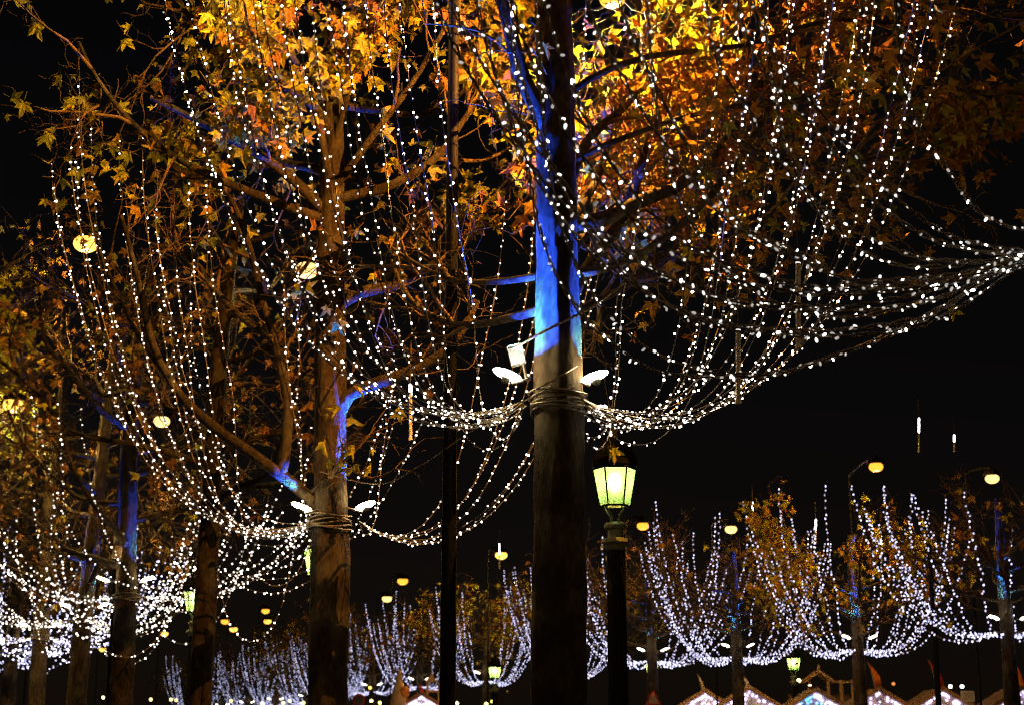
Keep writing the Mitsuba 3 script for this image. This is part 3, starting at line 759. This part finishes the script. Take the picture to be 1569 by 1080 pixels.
def street_lamp(at, foot, power, color, label, r=0.13, w=1.0, mast_r=0.06, globe=False, group=None):
    """A mast with an arm, a hooded head and its lit bowl at 'at'."""
    k = thing('street_lamp', label, 'street lamp', group)
    at, fx, fy = np.asarray(at, float), foot[0], foot[1]
    h = at[2] + 0.25
    z = np.linspace(0, h, 12)
    part(k, 'mast', tubes([np.stack([z * 0 + fx, z * 0 + fy, z], 1)], [np.linspace(mast_r * 1.25, mast_r * 0.75, 12)], 12, cap=True), 'm_black', True)
    part(k, 'base', moved(lathe([[0.0001, 0.5], [mast_r * 1.3, 0.5], [mast_r * 1.8, 0.42], [mast_r * 2.1, 0.05], [mast_r * 2.6, 0.03], [mast_r * 2.6, 0.0]], 14), [fx, fy, 0]), 'm_black', 30)
    d = at[:2] - [fx, fy]
    if np.linalg.norm(d) > 0.1:
        s = np.linspace(0, 1, 10)
        part(k, 'arm', tubes([np.stack([fx + d[0] * s, fy + d[1] * s, h - 0.05 + 0.18 * np.sin(s * math.pi * 0.5) * (1 - s * 0.7)], 1)], [np.full(10, 0.028)], 8, cap=True), 'm_black', True)
    part(k, 'hood', moved(lathe([[r * 1.25, 0.02], [r * 1.3, 0.07], [r * 1.0, 0.16], [r * 0.45, 0.22], [0.0001, 0.24]], 16), at), 'm_black', 40)
    s = trimesh.creation.icosphere(subdivisions=2, radius=r)
    tint = {SOD: (3.0, 1.45, 0.22), PALE: (2.2, 1.35, 0.42)}.get(color, (2.1, 0.80, 0.07))      # amber glass over the lamp
    part(k, 'bowl', (s.vertices * [1, 1, 0.72] + at - [0, 0, 0.05], s.faces), 'm_black', True, emitter=area(*tint, 0.01))
    if power:
        scene[f'{k}_light'] = {'type': 'point', 'position': (at - [0, 0, r + 0.05]).tolist(), 'intensity': rgb(*(power * c for c in color)), 'sampling_weight': w}
    return k


a = px(938, -8, 14.9)
p0 = px(690, 600, 15.4)
street_lamp(a, (p0[0], p0[1]), 270, (1.0, 0.37, 0.045), 'tall dark mast between the two nearest trunks, orange lamp over the crown', w=5, mast_r=0.068)
street_lamp((-3.3, 16.0, 10.7), (-6.6, 15.4), 46, (1.0, 0.52, 0.10), 'street lamp just above the frame over the golden crown', w=5)
street_lamp((5.6, 4.5, 9.3), (6.8, 4.3), 19, SOD, 'street lamp beyond the right edge in line with the dark mast', w=2)
for x, y, d, p, c, lab, w in ((132, 370, 30.0, 70, SOD, 'glowing yellow street lamp high at the left among bare twigs', 2.5), (470, 410, 25.2, 11, PALE, 'pale yellow street lamp beside the second trunk', 1.4), (22, 617, 35.0, 150, SOD, 'bright yellow street lamp at the left edge among yellow leaves', 1.6),
                              (248, 642, 36.7, 14, PALE, 'small pale street lamp seen between strands left of centre', 0.6), (68, 808, 52.0, 0, SOD, 'small yellow street lamp low at the left', 0.7), (1342, 712, 43.0, 80, DEEP, 'bright orange street lamp at the right above golden leaves', 1.6),
                              (985, 803, 52.0, 55, DEEP, 'orange street lamp right of the green lantern', 1.1), (1120, 808, 51.0, 30, PALE, 'pale lamp above the bare tree in front of the second stall', 0.8), (1520, 730, 44.0, 0, PALE, 'small pale double street lamp near the right edge', 1),
                              (768, 848, 62.0, 70, SOD, 'yellow street lamp left of the thick middle trunk', 1.0), (617, 888, 70.0, 50, DEEP, 'orange street lamp right of the second trunk', 0.7), (593, 915, 76.0, 0, PALE, 'pale lamp on a lit stem just right of the second trunk', 0.5),
                              (345, 950, 90.0, 0, DEEP, 'small orange street lamp just right of the dark third trunk', 0.5), (358, 962, 95.0, 0, SOD, 'tiny yellow street lamp below the small orange one', 0.4), (407, 934, 93.0, 80, DEEP, 'orange street lamp over the bluish distant trees', 0.4), (410, 950, 99.0, 0, SOD, 'tiny lamp under the orange street lamp over the bluish trees', 0.4),
                              (252, 969, 99.0, 0, SOD, 'tiny yellow street lamp right of the mossy trunk', 0.4), (157, 993, 112.0, 0, SOD, 'tiny yellow street lamp left of the mossy trunk', 0.3)):
    at = px(x, y, d)
    foot = {132: px(206, y, d)[:2], 470: px(512, y, d)[:2], 248: px(316, y, d)[:2], 22: (at[0] - 1.6, at[1]), 1342: px(1300, y, 46.0)[:2]}.get(x, (at[0] - 0.5, at[1] + 0.8))
    street_lamp(at, foot, p, c, lab, w=w, r=0.24 if x in (132, 22) else 0.19 if d < 60 else 0.23, mast_r=0.03)

# ------------------------------------------------------------------ lantern posts
def lantern(at, power, label, near=False, w=1.0):
    """A four-sided lantern with bevelled corners on a fluted post; at = middle of the glass."""
    k = thing('lantern_post', label, 'lantern post')
    at = np.asarray(at, float)
    x, y, z = at
    n = 6

    def hexa(r, zz):
        a = np.arange(n) * 2 * math.pi / n + math.pi / 2 + math.pi / n
        return np.stack([r * np.cos(a), r * np.sin(a), np.full(n, zz)], 1)
    lo, hi = hexa(0.165, -0.20), hexa(0.235, 0.20)
    for i in range(n):
        j = (i + 1) % n
        q = np.array([lo[i], lo[j], hi[j], hi[i]])
        c = q.mean(0)
        q = c + (q - c) * 0.97
        part(k, 'pane', (q + at, np.array([[0, 1, 2], [0, 2, 3]])), 'm_lantern_glass')
        part(k, 'frame_bar', moved(bar(lo[i] * 1.01, hi[i] * 1.01, 0.009, 6), at), 'm_black')
    for rr, zz in ((0.172, -0.205), (0.243, 0.205)):
        hx = np.vstack([hexa(rr, zz), hexa(rr, zz)[:1]])
        part(k, 'rim', moved(tubes([hx], [np.full(n + 1, 0.011)], 6), at), 'm_black')
    part(k, 'roof', moved(lathe([[0.255, 0.205], [0.285, 0.235], [0.275, 0.30], [0.20, 0.42], [0.10, 0.54], [0.07, 0.56], [0.055, 0.60], [0.03, 0.64], [0.0001, 0.68]], 6, True), at), 'm_black', 20)
    part(k, 'reflector', moved(lathe([[0.225, 0.198], [0.10, 0.24], [0.0001, 0.25]], 12), at), 'm_box')
    s = trimesh.creation.icosphere(subdivisions=2, radius=1.0)
    L = power
    part(k, 'mantle', (s.vertices * [0.075, 0.075, 0.11] + at + [0, 0, 0.06], s.faces), 'm_lens', True, emitter=area(L * 0.78, L, L * 0.42, w))
    P = []
    for i in range(4):
        a = math.pi / 4 + i * math.pi / 2
        c, s2 = math.cos(a), math.sin(a)
        P.append(np.array([[r * c, r * s2, zz] for r, zz in ((0.15, -0.205), (0.125, -0.25), (0.075, -0.29), (0.055, -0.34), (0.06, -0.40))]))
    for q in P:
        part(k, 'scroll', moved(tubes([q], [[0.012, 0.014, 0.016, 0.016, 0.018]], 6), at), 'm_iron', True)
    zb = -0.40
    part(k, 'capital', moved(lathe([[0.0001, zb + 0.02], [0.10, zb + 0.02], [0.125, zb - 0.01], [0.12, zb - 0.04], [0.085, zb - 0.06], [0.085, zb - 0.14], [0.15, zb - 0.16], [0.16, zb - 0.20], [0.115, zb - 0.23], [0.10, zb - 0.28]], 20), at), 'm_iron', 35)
    g = 1 + 0.05 * np.cos(np.arange(28) * math.pi)
    v, f = lathe([[0.095, zb - 0.27], [0.10, -(z - 1.2)], [0.14, -(z - 1.1)], [0.15, -(z - 0.9)], [0.15, -(z - 0.25)], [0.22, -(z - 0.18)], [0.24, -z]], 28)
    v = v.reshape(-1, 28, 3)
    v[:, :, :2] *= g[None, :, None]
    part(k, 'post', moved((v.reshape(-1, 3), f), at), 'm_black', False)
    return k


lantern(px(942, 747, 17.5), 15, 'old green-glowing lantern on a dark post right of the thick middle trunk', True, w=2)
lantern(px(488, 862, 25.6), 14, 'lantern mostly hidden behind the orange-lit second trunk', w=0.5)
lantern(px(299, 922, 33.0), 14, 'pale lantern half hidden behind the dark third trunk', w=0.5)
lantern(px(1216, 1017, 55.0), 16, 'small yellow-green lantern left of the wooden pavilion', w=0.5)
lantern(px(999, 1025, 58.0), 14, 'small yellow lantern below the bare tree right of the big lantern', w=0.4)
lantern(px(758, 1030, 60.0), 18, 'small pale green lantern left of the thick middle trunk', w=0.4)

# ------------------------------------------------------------------ boxes, tubes, span wires
def junction_box(c, w, h, d, tilt, label):
    k = thing('junction_box', label, 'electrical box')
    b = trimesh.creation.box([w, d, h])
    lid = trimesh.creation.box([w * 0.94, 0.012, h * 0.94])
    lid.apply_translation([0, -d / 2 - 0.007, 0])
    pole = trimesh.creation.cylinder(radius=0.016, height=h * 1.1, sections=8)
    pole.apply_translation([w * 0.3, 0.0, -h * 0.95])
    cap = trimesh.creation.box([w * 1.08, d * 1.1, 0.02])
    cap.apply_translation([0, 0, h / 2 + 0.012])
    R = trimesh.transformations.rotation_matrix(math.radians(tilt), [0, 1, 0])
    for nm, m, mat in (('body', b, 'm_box'), ('lid', lid, 'm_box'), ('cap', cap, 'm_box'), ('bracket', pole, 'm_steel')):
        m.apply_transform(R)
        m.apply_translation(c)
        part(k, nm, m, mat)


junction_box(px(792, 546, 13.38), 0.13, 0.15, 0.10, -12, 'small white box above the left floodlight of the thick middle trunk')
junction_box(px(181, 836, 29.1), 0.16, 0.44, 0.12, 4, 'tall blue-lit box beside the mossy trunk')


def light_tube(x, y0, y1, d, label, lit=0.25, power=3.0):
    k = thing('light_tube', label, 'light tube', None)
    a, b = px(x, y0, d), px(x, y1, d)
    m = a + (b - a) * lit
    part(k, 'lit_segment', bar(a, m, 0.020, 8), 'm_lens', 30, emitter=area(power, power * 0.95, power, 0.1))
    part(k, 'tube', bar(m, b, 0.020, 8), 'm_tube', 30)
    part(k, 'cap', bar(b, b - [0, 0, 0.03], 0.025, 8), 'm_box', 30)
    part(k, 'cord', bar(a + [0, 0, 0.5], a, 0.004, 4), 'm_wire')
    return k


light_tube(629, 588, 670, 17.8, 'hanging light tube left of the dark mast, lit at its top', 0.16, 3.5)
light_tube(1131, 505, 612, 12.2, 'hanging unlit light tube below the middle tree strands, the lower of two', 0.02, 1.0)
light_tube(1223, 402, 528, 11.6, 'hanging unlit light tube right of the lower one', 0.02, 1.0)
for x, y0, y1, d, lab in ((1408, 640, 690, 42, 'short bright light tube high above the golden tree at the right'), (1153, 768, 800, 50, 'bright light tube in the bare tree above the second stall'), (765, 832, 870, 60, 'short bright tube above the yellow lamp left of the middle trunk'), (1350, 820, 850, 43.5, 'bright light tube below the orange street lamp'),
                          (1250, 795, 830, 47, 'bright light tube in the bare crown between the lamps'), (1462, 666, 690, 41, 'faint bright tube right of the highest one')):
    light_tube(x, y0, y1, d, lab, 0.45, 9.0)


def span_wire(pts, label, r=0.006, sag=0.0, n=24):
    k = thing('span_wire', label, 'cable')
    P = smooth_path(pts, n)
    part(k, 'cable', tubes([P], [np.full(n, r)], 5), 'm_wire')
    return k


span_wire([px(845, 590, 12.95), px(745, 648, 14.0), px(640, 715, 16.5), px(560, 740, 18.3), px(490, 722, 18.45)], 'thin cable drooping from the middle trunk to the second trunk')
span_wire([px(470, 402, 25.2), px(600, 409, 19.5), px(692, 405, 15.45)], 'thin cable from the pale lamp to the dark mast', 0.008)
span_wire([px(785, 535, 13.0), px(850, 500, 12.8), px(930, 455, 12.9), px(985, 400, 13.2)], 'pale lead slanting up across the blue-lit trunk', 0.011)
span_wire([px(822, 596, 12.9), px(865, 572, 12.92), px(884, 560, 13.05)], 'short loose cable across the trunk at the floodlights', 0.007)

# ------------------------------------------------------------------ market stalls, pavilion, signs, flags
scene['g_net_bulb'] = {'type': 'shapegroup', 'bulb': mikit.ply((ICO.vertices * [1, 1, 1.2], ICO.faces), 'm_lens', emitter=area(2.3, 1.9, 2.9, 0.15))}
scene['g_blue_bulb'] = {'type': 'shapegroup', 'bulb': mikit.ply((ICO.vertices, ICO.faces), 'm_lens', emitter=area(0.25, 1.4, 3.5, 0.08))}


def stall(x, y_peak, d, width, label, flag, seed, net='g_net_bulb', blue=False, tall=1.0, dense=1.0):
    rng = np.random.default_rng(seed)
    k = thing('market_stall', label, 'market stall')
    c = px(x, y_peak, d)
    X, Y, Z = c
    hw, rise, dep = width / 2, width * 0.5 * 0.60, 2.2
    ze = Z - rise
    part(k, 'body', join(box(X - hw + 0.05, X + hw - 0.05, Y + 1.9, Y + dep, 0, ze), box(X - hw + 0.05, X - hw + 0.12, Y + 0.05, Y + 1.895, 0, ze), box(X + hw - 0.12, X + hw - 0.05, Y + 0.05, Y + 1.895, 0, ze)), 'm_wood')
    part(k, 'counter', box(X - hw, X + hw, Y - 0.15, Y + 0.045, 0.0, 1.0), 'm_wood')
    gv = np.array([[X - hw, Y, ze - 0.5], [X + hw, Y, ze - 0.5], [X + hw, Y, ze], [X, Y, Z - 0.03], [X - hw, Y, ze]])
    back = gv + [0, 0.03, 0]
    gf = [[0, 1, 2], [0, 2, 3], [0, 3, 4]]
    ff = np.vstack([gf, np.array(gf)[:, ::-1] + 5, [[i, (i + 1) % 5 + 5, (i + 1) % 5] for i in range(5)], [[i, i + 5, (i + 1) % 5 + 5] for i in range(5)]])
    part(k, 'gable', (np.vstack([gv, back]), ff), 'm_white')
    for s in (-1, 1):
        e, p = np.array([X + s * (hw + 0.18), 0, ze - 0.11]), np.array([X, 0, Z])
        th = np.array([0, 0, 0.06])
        v = np.array([[*e[:1], Y - 0.12, e[2]], [p[0], Y - 0.12, p[2]], [p[0], Y + dep + 0.1, p[2]], [e[0], Y + dep + 0.1, e[2]]])
        v = np.vstack([v, v + th])
        b = trimesh.convex.convex_hull(v)
        part(k, 'roof', b, 'm_roof')
        f0 = np.array([e[0], Y - 0.16, e[2] - 0.02]), np.array([p[0] + s * 0.004, Y - 0.16, p[2] - 0.02])
        vv = np.array([f0[0], f0[1], f0[1] + [0, 0.035, 0], f0[0] + [0, 0.035, 0]])
        part(k, 'barge_board', trimesh.convex.convex_hull(np.vstack([vv, vv + [0, 0, 0.13]])), 'm_wood')
    labels[f'{k}__bulb'] = {'kind': 'stuff'}
    n = int(95 * dense)
    i = 0
    for _ in range(n):
        t = rng.uniform(-1, 1)
        zt = Z - 0.08 - abs(t) * rise
        zz = zt - rng.uniform(0, 1) ** 1.3 * (zt - ze + 0.45)
        edge = rng.random() < 0.35
        q = np.array([X + t * hw * 0.97, Y - rng.uniform(0.01, 0.05), zt - 0.03 if edge else zz])
        g = 'g_blue_bulb' if blue and np.hypot(q[0] - X + 0.15, q[2] - ze - 0.05) < 0.42 else net
        scene[f'{k}__bulb__{i:03d}'] = {'type': 'instance', 'to_world': m4(np.eye(3), q, rng.uniform(0.024, 0.042)), 'g': {'type': 'ref', 'id': g}}
        i += 1
    if flag:
        mat, dx, h, wd, lab = flag
        f = thing('banner_flag', lab, 'flag')
        base = np.array([X + dx, Y + 0.25, Z - 0.15])
        lean = -0.22
        pole = np.array([base, base + [lean * h * 0.4, 0, h * 0.6], base + [lean * h, 0, h]])
        part(f, 'pole', tubes([pole], [[0.016, 0.014, 0.008]], 6), 'm_steel')
        u = np.linspace(0.18, 0.98, 10)
        L = np.stack([np.interp(u, [0, 0.6, 1], pole[:, j]) for j in range(3)], 1)
        wdt = wd * np.sin(np.clip((1 - u) * 1.9, 0, math.pi / 2)) ** 0.8 + 0.02
        Rr = L + np.stack([wdt, 0.05 * np.sin(u * 9), 0 * u], 1)
        part(f, 'cloth', (np.vstack([L, Rr]), np.vstack([[[i, i + 1, i + 11], [i, i + 11, i + 10]] for i in range(9)])), mat, True)
    return k


F1, F2, F3 = 'm_flag', 'm_flag_red', 'm_flag_pale'
stall(1080, 1059, 56, 2.0, 'white-lit gabled market stall left of the bare tree trunk', (F3, -0.05, 0.75, 0.10, 'thin pale flag on the stall left of the bare trunk'), 1)
stall(1147, 1054, 54, 2.1, 'white-lit gabled market stall half hidden by the bare tree trunk', (F3, -0.02, 0.6, 0.12, 'thin pale flag on the half hidden stall'), 2)
stall(1250, 1057, 53, 2.2, 'blue and violet lit gabled market stall below the wooden pavilion', None, 3, blue=True)
stall(1346, 1056, 53, 2.2, 'violet-white lit gabled market stall with an orange-red flag', (F1, -0.03, 1.05, 0.24, 'orange-red flag on the violet-white stall right of the pavilion'), 4)
stall(1444, 1056, 53, 2.2, 'violet-white lit gabled market stall behind a dark post', (F2, -0.10, 1.1, 0.26, 'red flag on the stall behind the dark post'), 5)
stall(1567, 1054, 50, 2.2, 'violet-white lit gabled market stall cut by the right edge', (F1, -0.20, 1.35, 0.34, 'large orange flag on the stall at the right edge'), 6)
stall(646, 1063, 60, 1.6, 'bright white lit stall gable left of the dark mast', (F2, -0.02, 0.55, 0.14, 'small red flag on the bright stall left of the mast'), 7, dense=1.6)
stall(1000, 1090, 57, 1.6, 'low stall under the small yellow lantern', None, 8, dense=0.4)
k = thing('dark_post', 'slim dark post standing in front of the stall with the red flag', 'post')
p0 = px(1437, 1060, 40)
part(k, 'shaft', tubes([[[p0[0], p0[1], 0], [p0[0], p0[1], 3.4], [p0[0], p0[1], 6.4]]], [[0.09, 0.075, 0.055]], 12, cap=True), 'm_black', True)
part(k, 'finial', moved(lathe([[0.0001, 0.22], [0.05, 0.16], [0.065, 0.09], [0.05, 0.02], [0.06, 0.0]], 12), [p0[0], p0[1], 6.4]), 'm_black', True)

k = thing('wooden_pavilion', 'small gabled wooden pavilion with a row of posts above the blue-lit stall', 'pavilion')
c = px(1256, 1058, 63)
X, Y, Z = c
part(k, 'porch_roof', join(trimesh.convex.convex_hull(np.array([[X - 0.62, y, Z + 0.36] for y in (Y - .1, Y + 1)] + [[X - 0.55, y, Z + 0.30] for y in (Y - .1, Y + 1)] + [[X, y, Z + 0.80] for y in (Y - .1, Y + 1)] + [[X, y, Z + 0.68] for y in (Y - .1, Y + 1)])),
                           trimesh.convex.convex_hull(np.array([[X + 0.62, y, Z + 0.36] for y in (Y - .1, Y + 1)] + [[X + 0.55, y, Z + 0.30] for y in (Y - .1, Y + 1)] + [[X + 0.004, y, Z + 0.795] for y in (Y - .1, Y + 1)] + [[X + 0.004, y, Z + 0.68] for y in (Y - .1, Y + 1)]))), 'm_wood')
part(k, 'beam', box(X + 0.5, X + 1.45, Y, Y + 0.1, Z + 0.30, Z + 0.38), 'm_wood')
for dx in (-0.36, 0.36, 0.85, 1.3):
    part(k, 'post', box(X + dx - 0.055, X + dx + 0.055, Y + 0.11, Y + 0.22, -0.1, Z + 0.42), 'm_wood')
part(k, 'finial', moved(lathe([[0.05, 0], [0.06, 0.08], [0.02, 0.2], [0.0001, 0.24]], 8), [X, Y, Z + 0.8]), 'm_wood', True)
part(k, 'back_fence', box(X - 1.0, X + 1.6, Y + 1.2, Y + 1.25, 0, Z - 0.1), 'm_roof')

k = thing('spotlight', 'small lit spotlight at the left foot of the wooden pavilion', 'spotlight')
sp_ = px(1241, 1050, 60.5)
part(k, 'housing', moved(lathe([[0.0001, -0.08], [0.06, -0.06], [0.07, 0.0], [0.0001, 0.001]], 12), sp_), 'm_black')
part(k, 'lens', moved(lathe([[0.0001, 0.004], [0.066, 0.004], [0.05, 0.03], [0.0001, 0.04]], 12), sp_), 'm_lens', emitter=area(6, 5, 3, 0.02))
part(k, 'post', bar([sp_[0], sp_[1], 0], sp_ - [0, 0, 0.08], 0.025, 6), 'm_black')
scene[f'{k}_light'] = {'type': 'point', 'position': (sp_ + [0, 0, 0.12]).tolist(), 'intensity': rgb(5, 3.6, 1.6), 'sampling_weight': 0.6}

k = thing('timber_tower', 'pale timber frame tower right of the bright white stall', 'tower')
c = px(664, 1056, 61)
X, Y, Z = c
for dx in (-0.22, 0.22):
    part(k, 'post', box(X + dx - 0.05, X + dx + 0.05, Y, Y + 0.1, 0, Z + 0.28), 'm_figure')
part(k, 'rail', box(X - 0.17, X + 0.17, Y + 0.01, Y + 0.08, Z - 0.1, Z - 0.02), 'm_figure')
part(k, 'gable', trimesh.convex.convex_hull(np.array([[X - 0.3, y, Z + 0.285] for y in (Y, Y + .3)] + [[X + 0.1, y, Z + 0.285] for y in (Y, Y + .3)] + [[X - 0.06, y, Z + 0.62] for y in (Y, Y + .3)])), 'm_figure')

k = thing('carved_figure', 'tall pointed pale and orange figure left of the bright white stall', 'statue')
c = px(612, 1046, 60)
part(k, 'gown', moved(lathe([[0.42, -c[2]], [0.36, -0.9], [0.26, -0.35], [0.16, 0.0], [0.10, 0.1]], 16), c), 'm_figure', True)
part(k, 'hood', moved(lathe([[0.10, 0.08], [0.12, 0.18], [0.09, 0.32], [0.03, 0.48], [0.0001, 0.52]], 14), c), 'm_figure', True)
part(k, 'bundle', moved(lathe([[0.0001, -0.5], [0.15, -0.4], [0.19, -0.25], [0.14, -0.1], [0.0001, -0.05]], 12), c + [0.22, -0.15, -0.05]), 'm_orange', True)

k = thing('information_sign', 'grey-blue panel sign right of the two small lamps by the stalls', 'sign')
c = px(1483, 1066, 50)
part(k, 'panel', box(c[0] - 0.20, c[0] + 0.20, c[1], c[1] + 0.03, c[2] - 0.16, c[2] + 0.16), 'm_sign')
for i, (w0, z0) in enumerate(((0.13, 0.09), (0.15, 0.03), (0.10, -0.03), (0.14, -0.09))):
    part(k, 'text_line', box(c[0] - w0, c[0] + w0, c[1] - 0.004, c[1] - 0.001, c[2] + z0 - 0.012, c[2] + z0 + 0.012), 'm_ink')
part(k, 'post', bar([c[0], c[1] + 0.05, 0], [c[0], c[1] + 0.05, c[2] + 0.1], 0.03, 8), 'm_steel')

k = thing('no_entry_sign', 'round dark red no entry sign right of the second trunk', 'traffic sign')
c = px(550, 1072, 33)
ring = trimesh.creation.annulus(0.085, 0.125, 0.015, sections=28)
disc = trimesh.creation.cylinder(radius=0.084, height=0.01, sections=28)
for nm, m, mat in (('ring', ring, 'm_red'), ('plate', disc, 'm_ink')):
    m.apply_transform(trimesh.transformations.rotation_matrix(math.pi / 2, [1, 0, 0]))
    m.apply_translation(c)
    part(k, nm, m, mat)
part(k, 'post', bar([c[0], c[1] + 0.04, 0], [c[0], c[1] + 0.04, c[2] + 0.13], 0.025, 8), 'm_steel')

k = thing('warning_sign', 'small triangular warning sign below the small yellow lantern', 'traffic sign')
c = px(1001, 1070, 46)
tri = np.array([[-0.24, 0, -0.18], [0.24, 0, -0.18], [0, 0, 0.24]])
part(k, 'border', moved((lambda h: (h.vertices, h.faces))(trimesh.convex.convex_hull(np.vstack([tri, tri + [0, 0.02, 0]]))), c), 'm_red')
t2v = tri * 0.7 - [0, 0.004, 0.0]
part(k, 'plate', moved((lambda h: (h.vertices, h.faces))(trimesh.convex.convex_hull(np.vstack([t2v, t2v - [0, 0.004, 0]]))), c), 'm_flag_pale')
part(k, 'post', bar([c[0], c[1] + 0.05, 0], [c[0], c[1] + 0.05, c[2]], 0.03, 8), 'm_steel')

# little globe lamps near the ground, far away
for i, (x, y, d, c3, lab) in enumerate((
    (1456, 1051, 60, (5, 5, 3.6), 'larger of two small white lamps behind the stalls at the right'), (1474, 1051, 61, (4.5, 4.8, 4.2), 'smaller of two small white lamps behind the stalls at the right'), (1369, 1047, 66, (0.9, 0.25, 0.05), 'faint orange lamp right of the orange-red flag'),
    (1224, 1042, 56, (5, 4.6, 2), 'small warm lamp under the yellow-green lantern'), (231, 1071, 75, (4.5, 3.6, 1.2), 'small yellow ground lamp right of the mossy trunk'), (262, 1071, 75, (4.5, 3.4, 1.0), 'left one of a pair of yellow ground lamps left of the dark third trunk'),
    (270, 1072, 76, (3, 1.8, 0.5), 'right one of a pair of yellow ground lamps left of the dark third trunk'), (110, 1069, 75, (5, 3.6, 0.9), 'small yellow ground lamp second left of the mossy trunk'), (58, 1066, 72, (5, 4, 1), 'bright yellow ground lamp near the left edge'), (65, 1068, 73, (5, 3, 0.5), 'amber ground lamp beside the bright one near the left edge'),
    (158, 1068, 75, (5, 4, 1.4), 'small yellow ground lamp just left of the mossy trunk'), (165, 1067, 77, (2.6, 1.1, 0.2), 'dim amber ground lamp just left of the mossy trunk'), (354, 1073, 75, (3, 1.9, 0.5), 'dim yellow ground lamp right of the dark third trunk'), (402, 1077, 75, (5, 4.6, 2), 'pale ground lamp at the bottom edge between the trunks'),
    (434, 1076, 75, (4.5, 3.6, 0.9), 'left yellow ground lamp of a cluster beside the second trunk'), (444, 1073, 76, (5, 4, 1.6), 'middle pale ground lamp of a cluster beside the second trunk'), (465, 1076, 74, (5, 4, 0.8), 'right yellow ground lamp of a cluster beside the second trunk'), (476, 1069, 75, (3.6, 5, 2), 'greenish ground lamp next to the second trunk'),
    (569, 1073, 70, (5, 4, 1.1), 'yellow ground lamp right of the no entry sign'), (582, 1076, 71, (4.5, 3.4, 0.7), 'lower yellow ground lamp right of the no entry sign'), (567, 1053, 72, (4, 2.2, 0.3), 'amber lamp above the yellow ground lamps right of the second trunk'),
    (755, 1074, 62, (5, 4.6, 0.9), 'yellow ground lamp left of the thick middle trunk'), (745, 1078, 62, (4.5, 4, 0.8), 'lower yellow ground lamp left of the thick middle trunk'), (700, 1077, 62, (5, 4, 1.4), 'pale ground lamp right of the dark mast'))):
    k = thing('globe_lamp', lab, 'lamp')
    p = px(x, y, d)
    s = trimesh.creation.icosphere(subdivisions=1, radius=0.07)
    part(k, 'globe', (s.vertices + p, s.faces), 'm_lens', True, emitter=area(*(1.2 * q for q in c3), 0.08))
    part(k, 'stem', bar([p[0], p[1], 0], p - [0, 0, 0.06], 0.02, 6), 'm_black')

# ------------------------------------------------------------------ ground and hedge
S = 400.0
gx, gy = np.meshgrid(np.linspace(-S, S, 41), np.linspace(-40, 760, 41))
i, j = np.meshgrid(np.arange(40), np.arange(40), indexing='ij')
q = np.stack([i * 41 + j, i * 41 + j + 1, (i + 1) * 41 + j + 1, (i + 1) * 41 + j], -1).reshape(-1, 4)
scene['ground'] = mikit.ply((np.stack([gx, gy, gx * 0], -1).reshape(-1, 3), q), 'm_ground')
labels['ground'] = {'label': 'dark sanded promenade under the trees', 'category': 'ground', 'kind': 'structure'}
rng = np.random.default_rng(300)
k = thing('hedge', 'long dim brown hedge behind the market stalls', 'hedge')
n = 240
u = np.linspace(0, 1, n)
hx, hy = 2.0 + 22 * u, 66 - 6 * u
prof = np.array([[-0.5, 0], [-0.55, 1.6], [-0.45, 2.9], [0.0, 3.25], [0.45, 2.9], [0.55, 0]])
V = np.stack([np.repeat(hx[:, None], 6, 1), hy[:, None] + prof[None, :, 0], np.repeat(prof[None, :, 1], n, 0)], -1)
V = V + (meshkit.fbm(V * 1.7, 3)[..., None] - 0.5) * [0.3, 0.8, 0.5]
i, j = np.meshgrid(np.arange(n - 1), np.arange(5), indexing='ij')
q = np.stack([i * 6 + j, i * 6 + j + 1, (i + 1) * 6 + j + 1, (i + 1) * 6 + j], -1).reshape(-1, 4)
part(k, 'foliage', (V.reshape(-1, 3), q), 'm_hedge', False, True)

# a kind of bulb or leaf that no strand or tree drew is dropped
used = {v['g']['id'] for v in scene.values() if v.get('type') == 'instance'}
for k in [k for k, v in scene.items() if v.get('type') == 'shapegroup' and k not in used]:
    del scene[k]
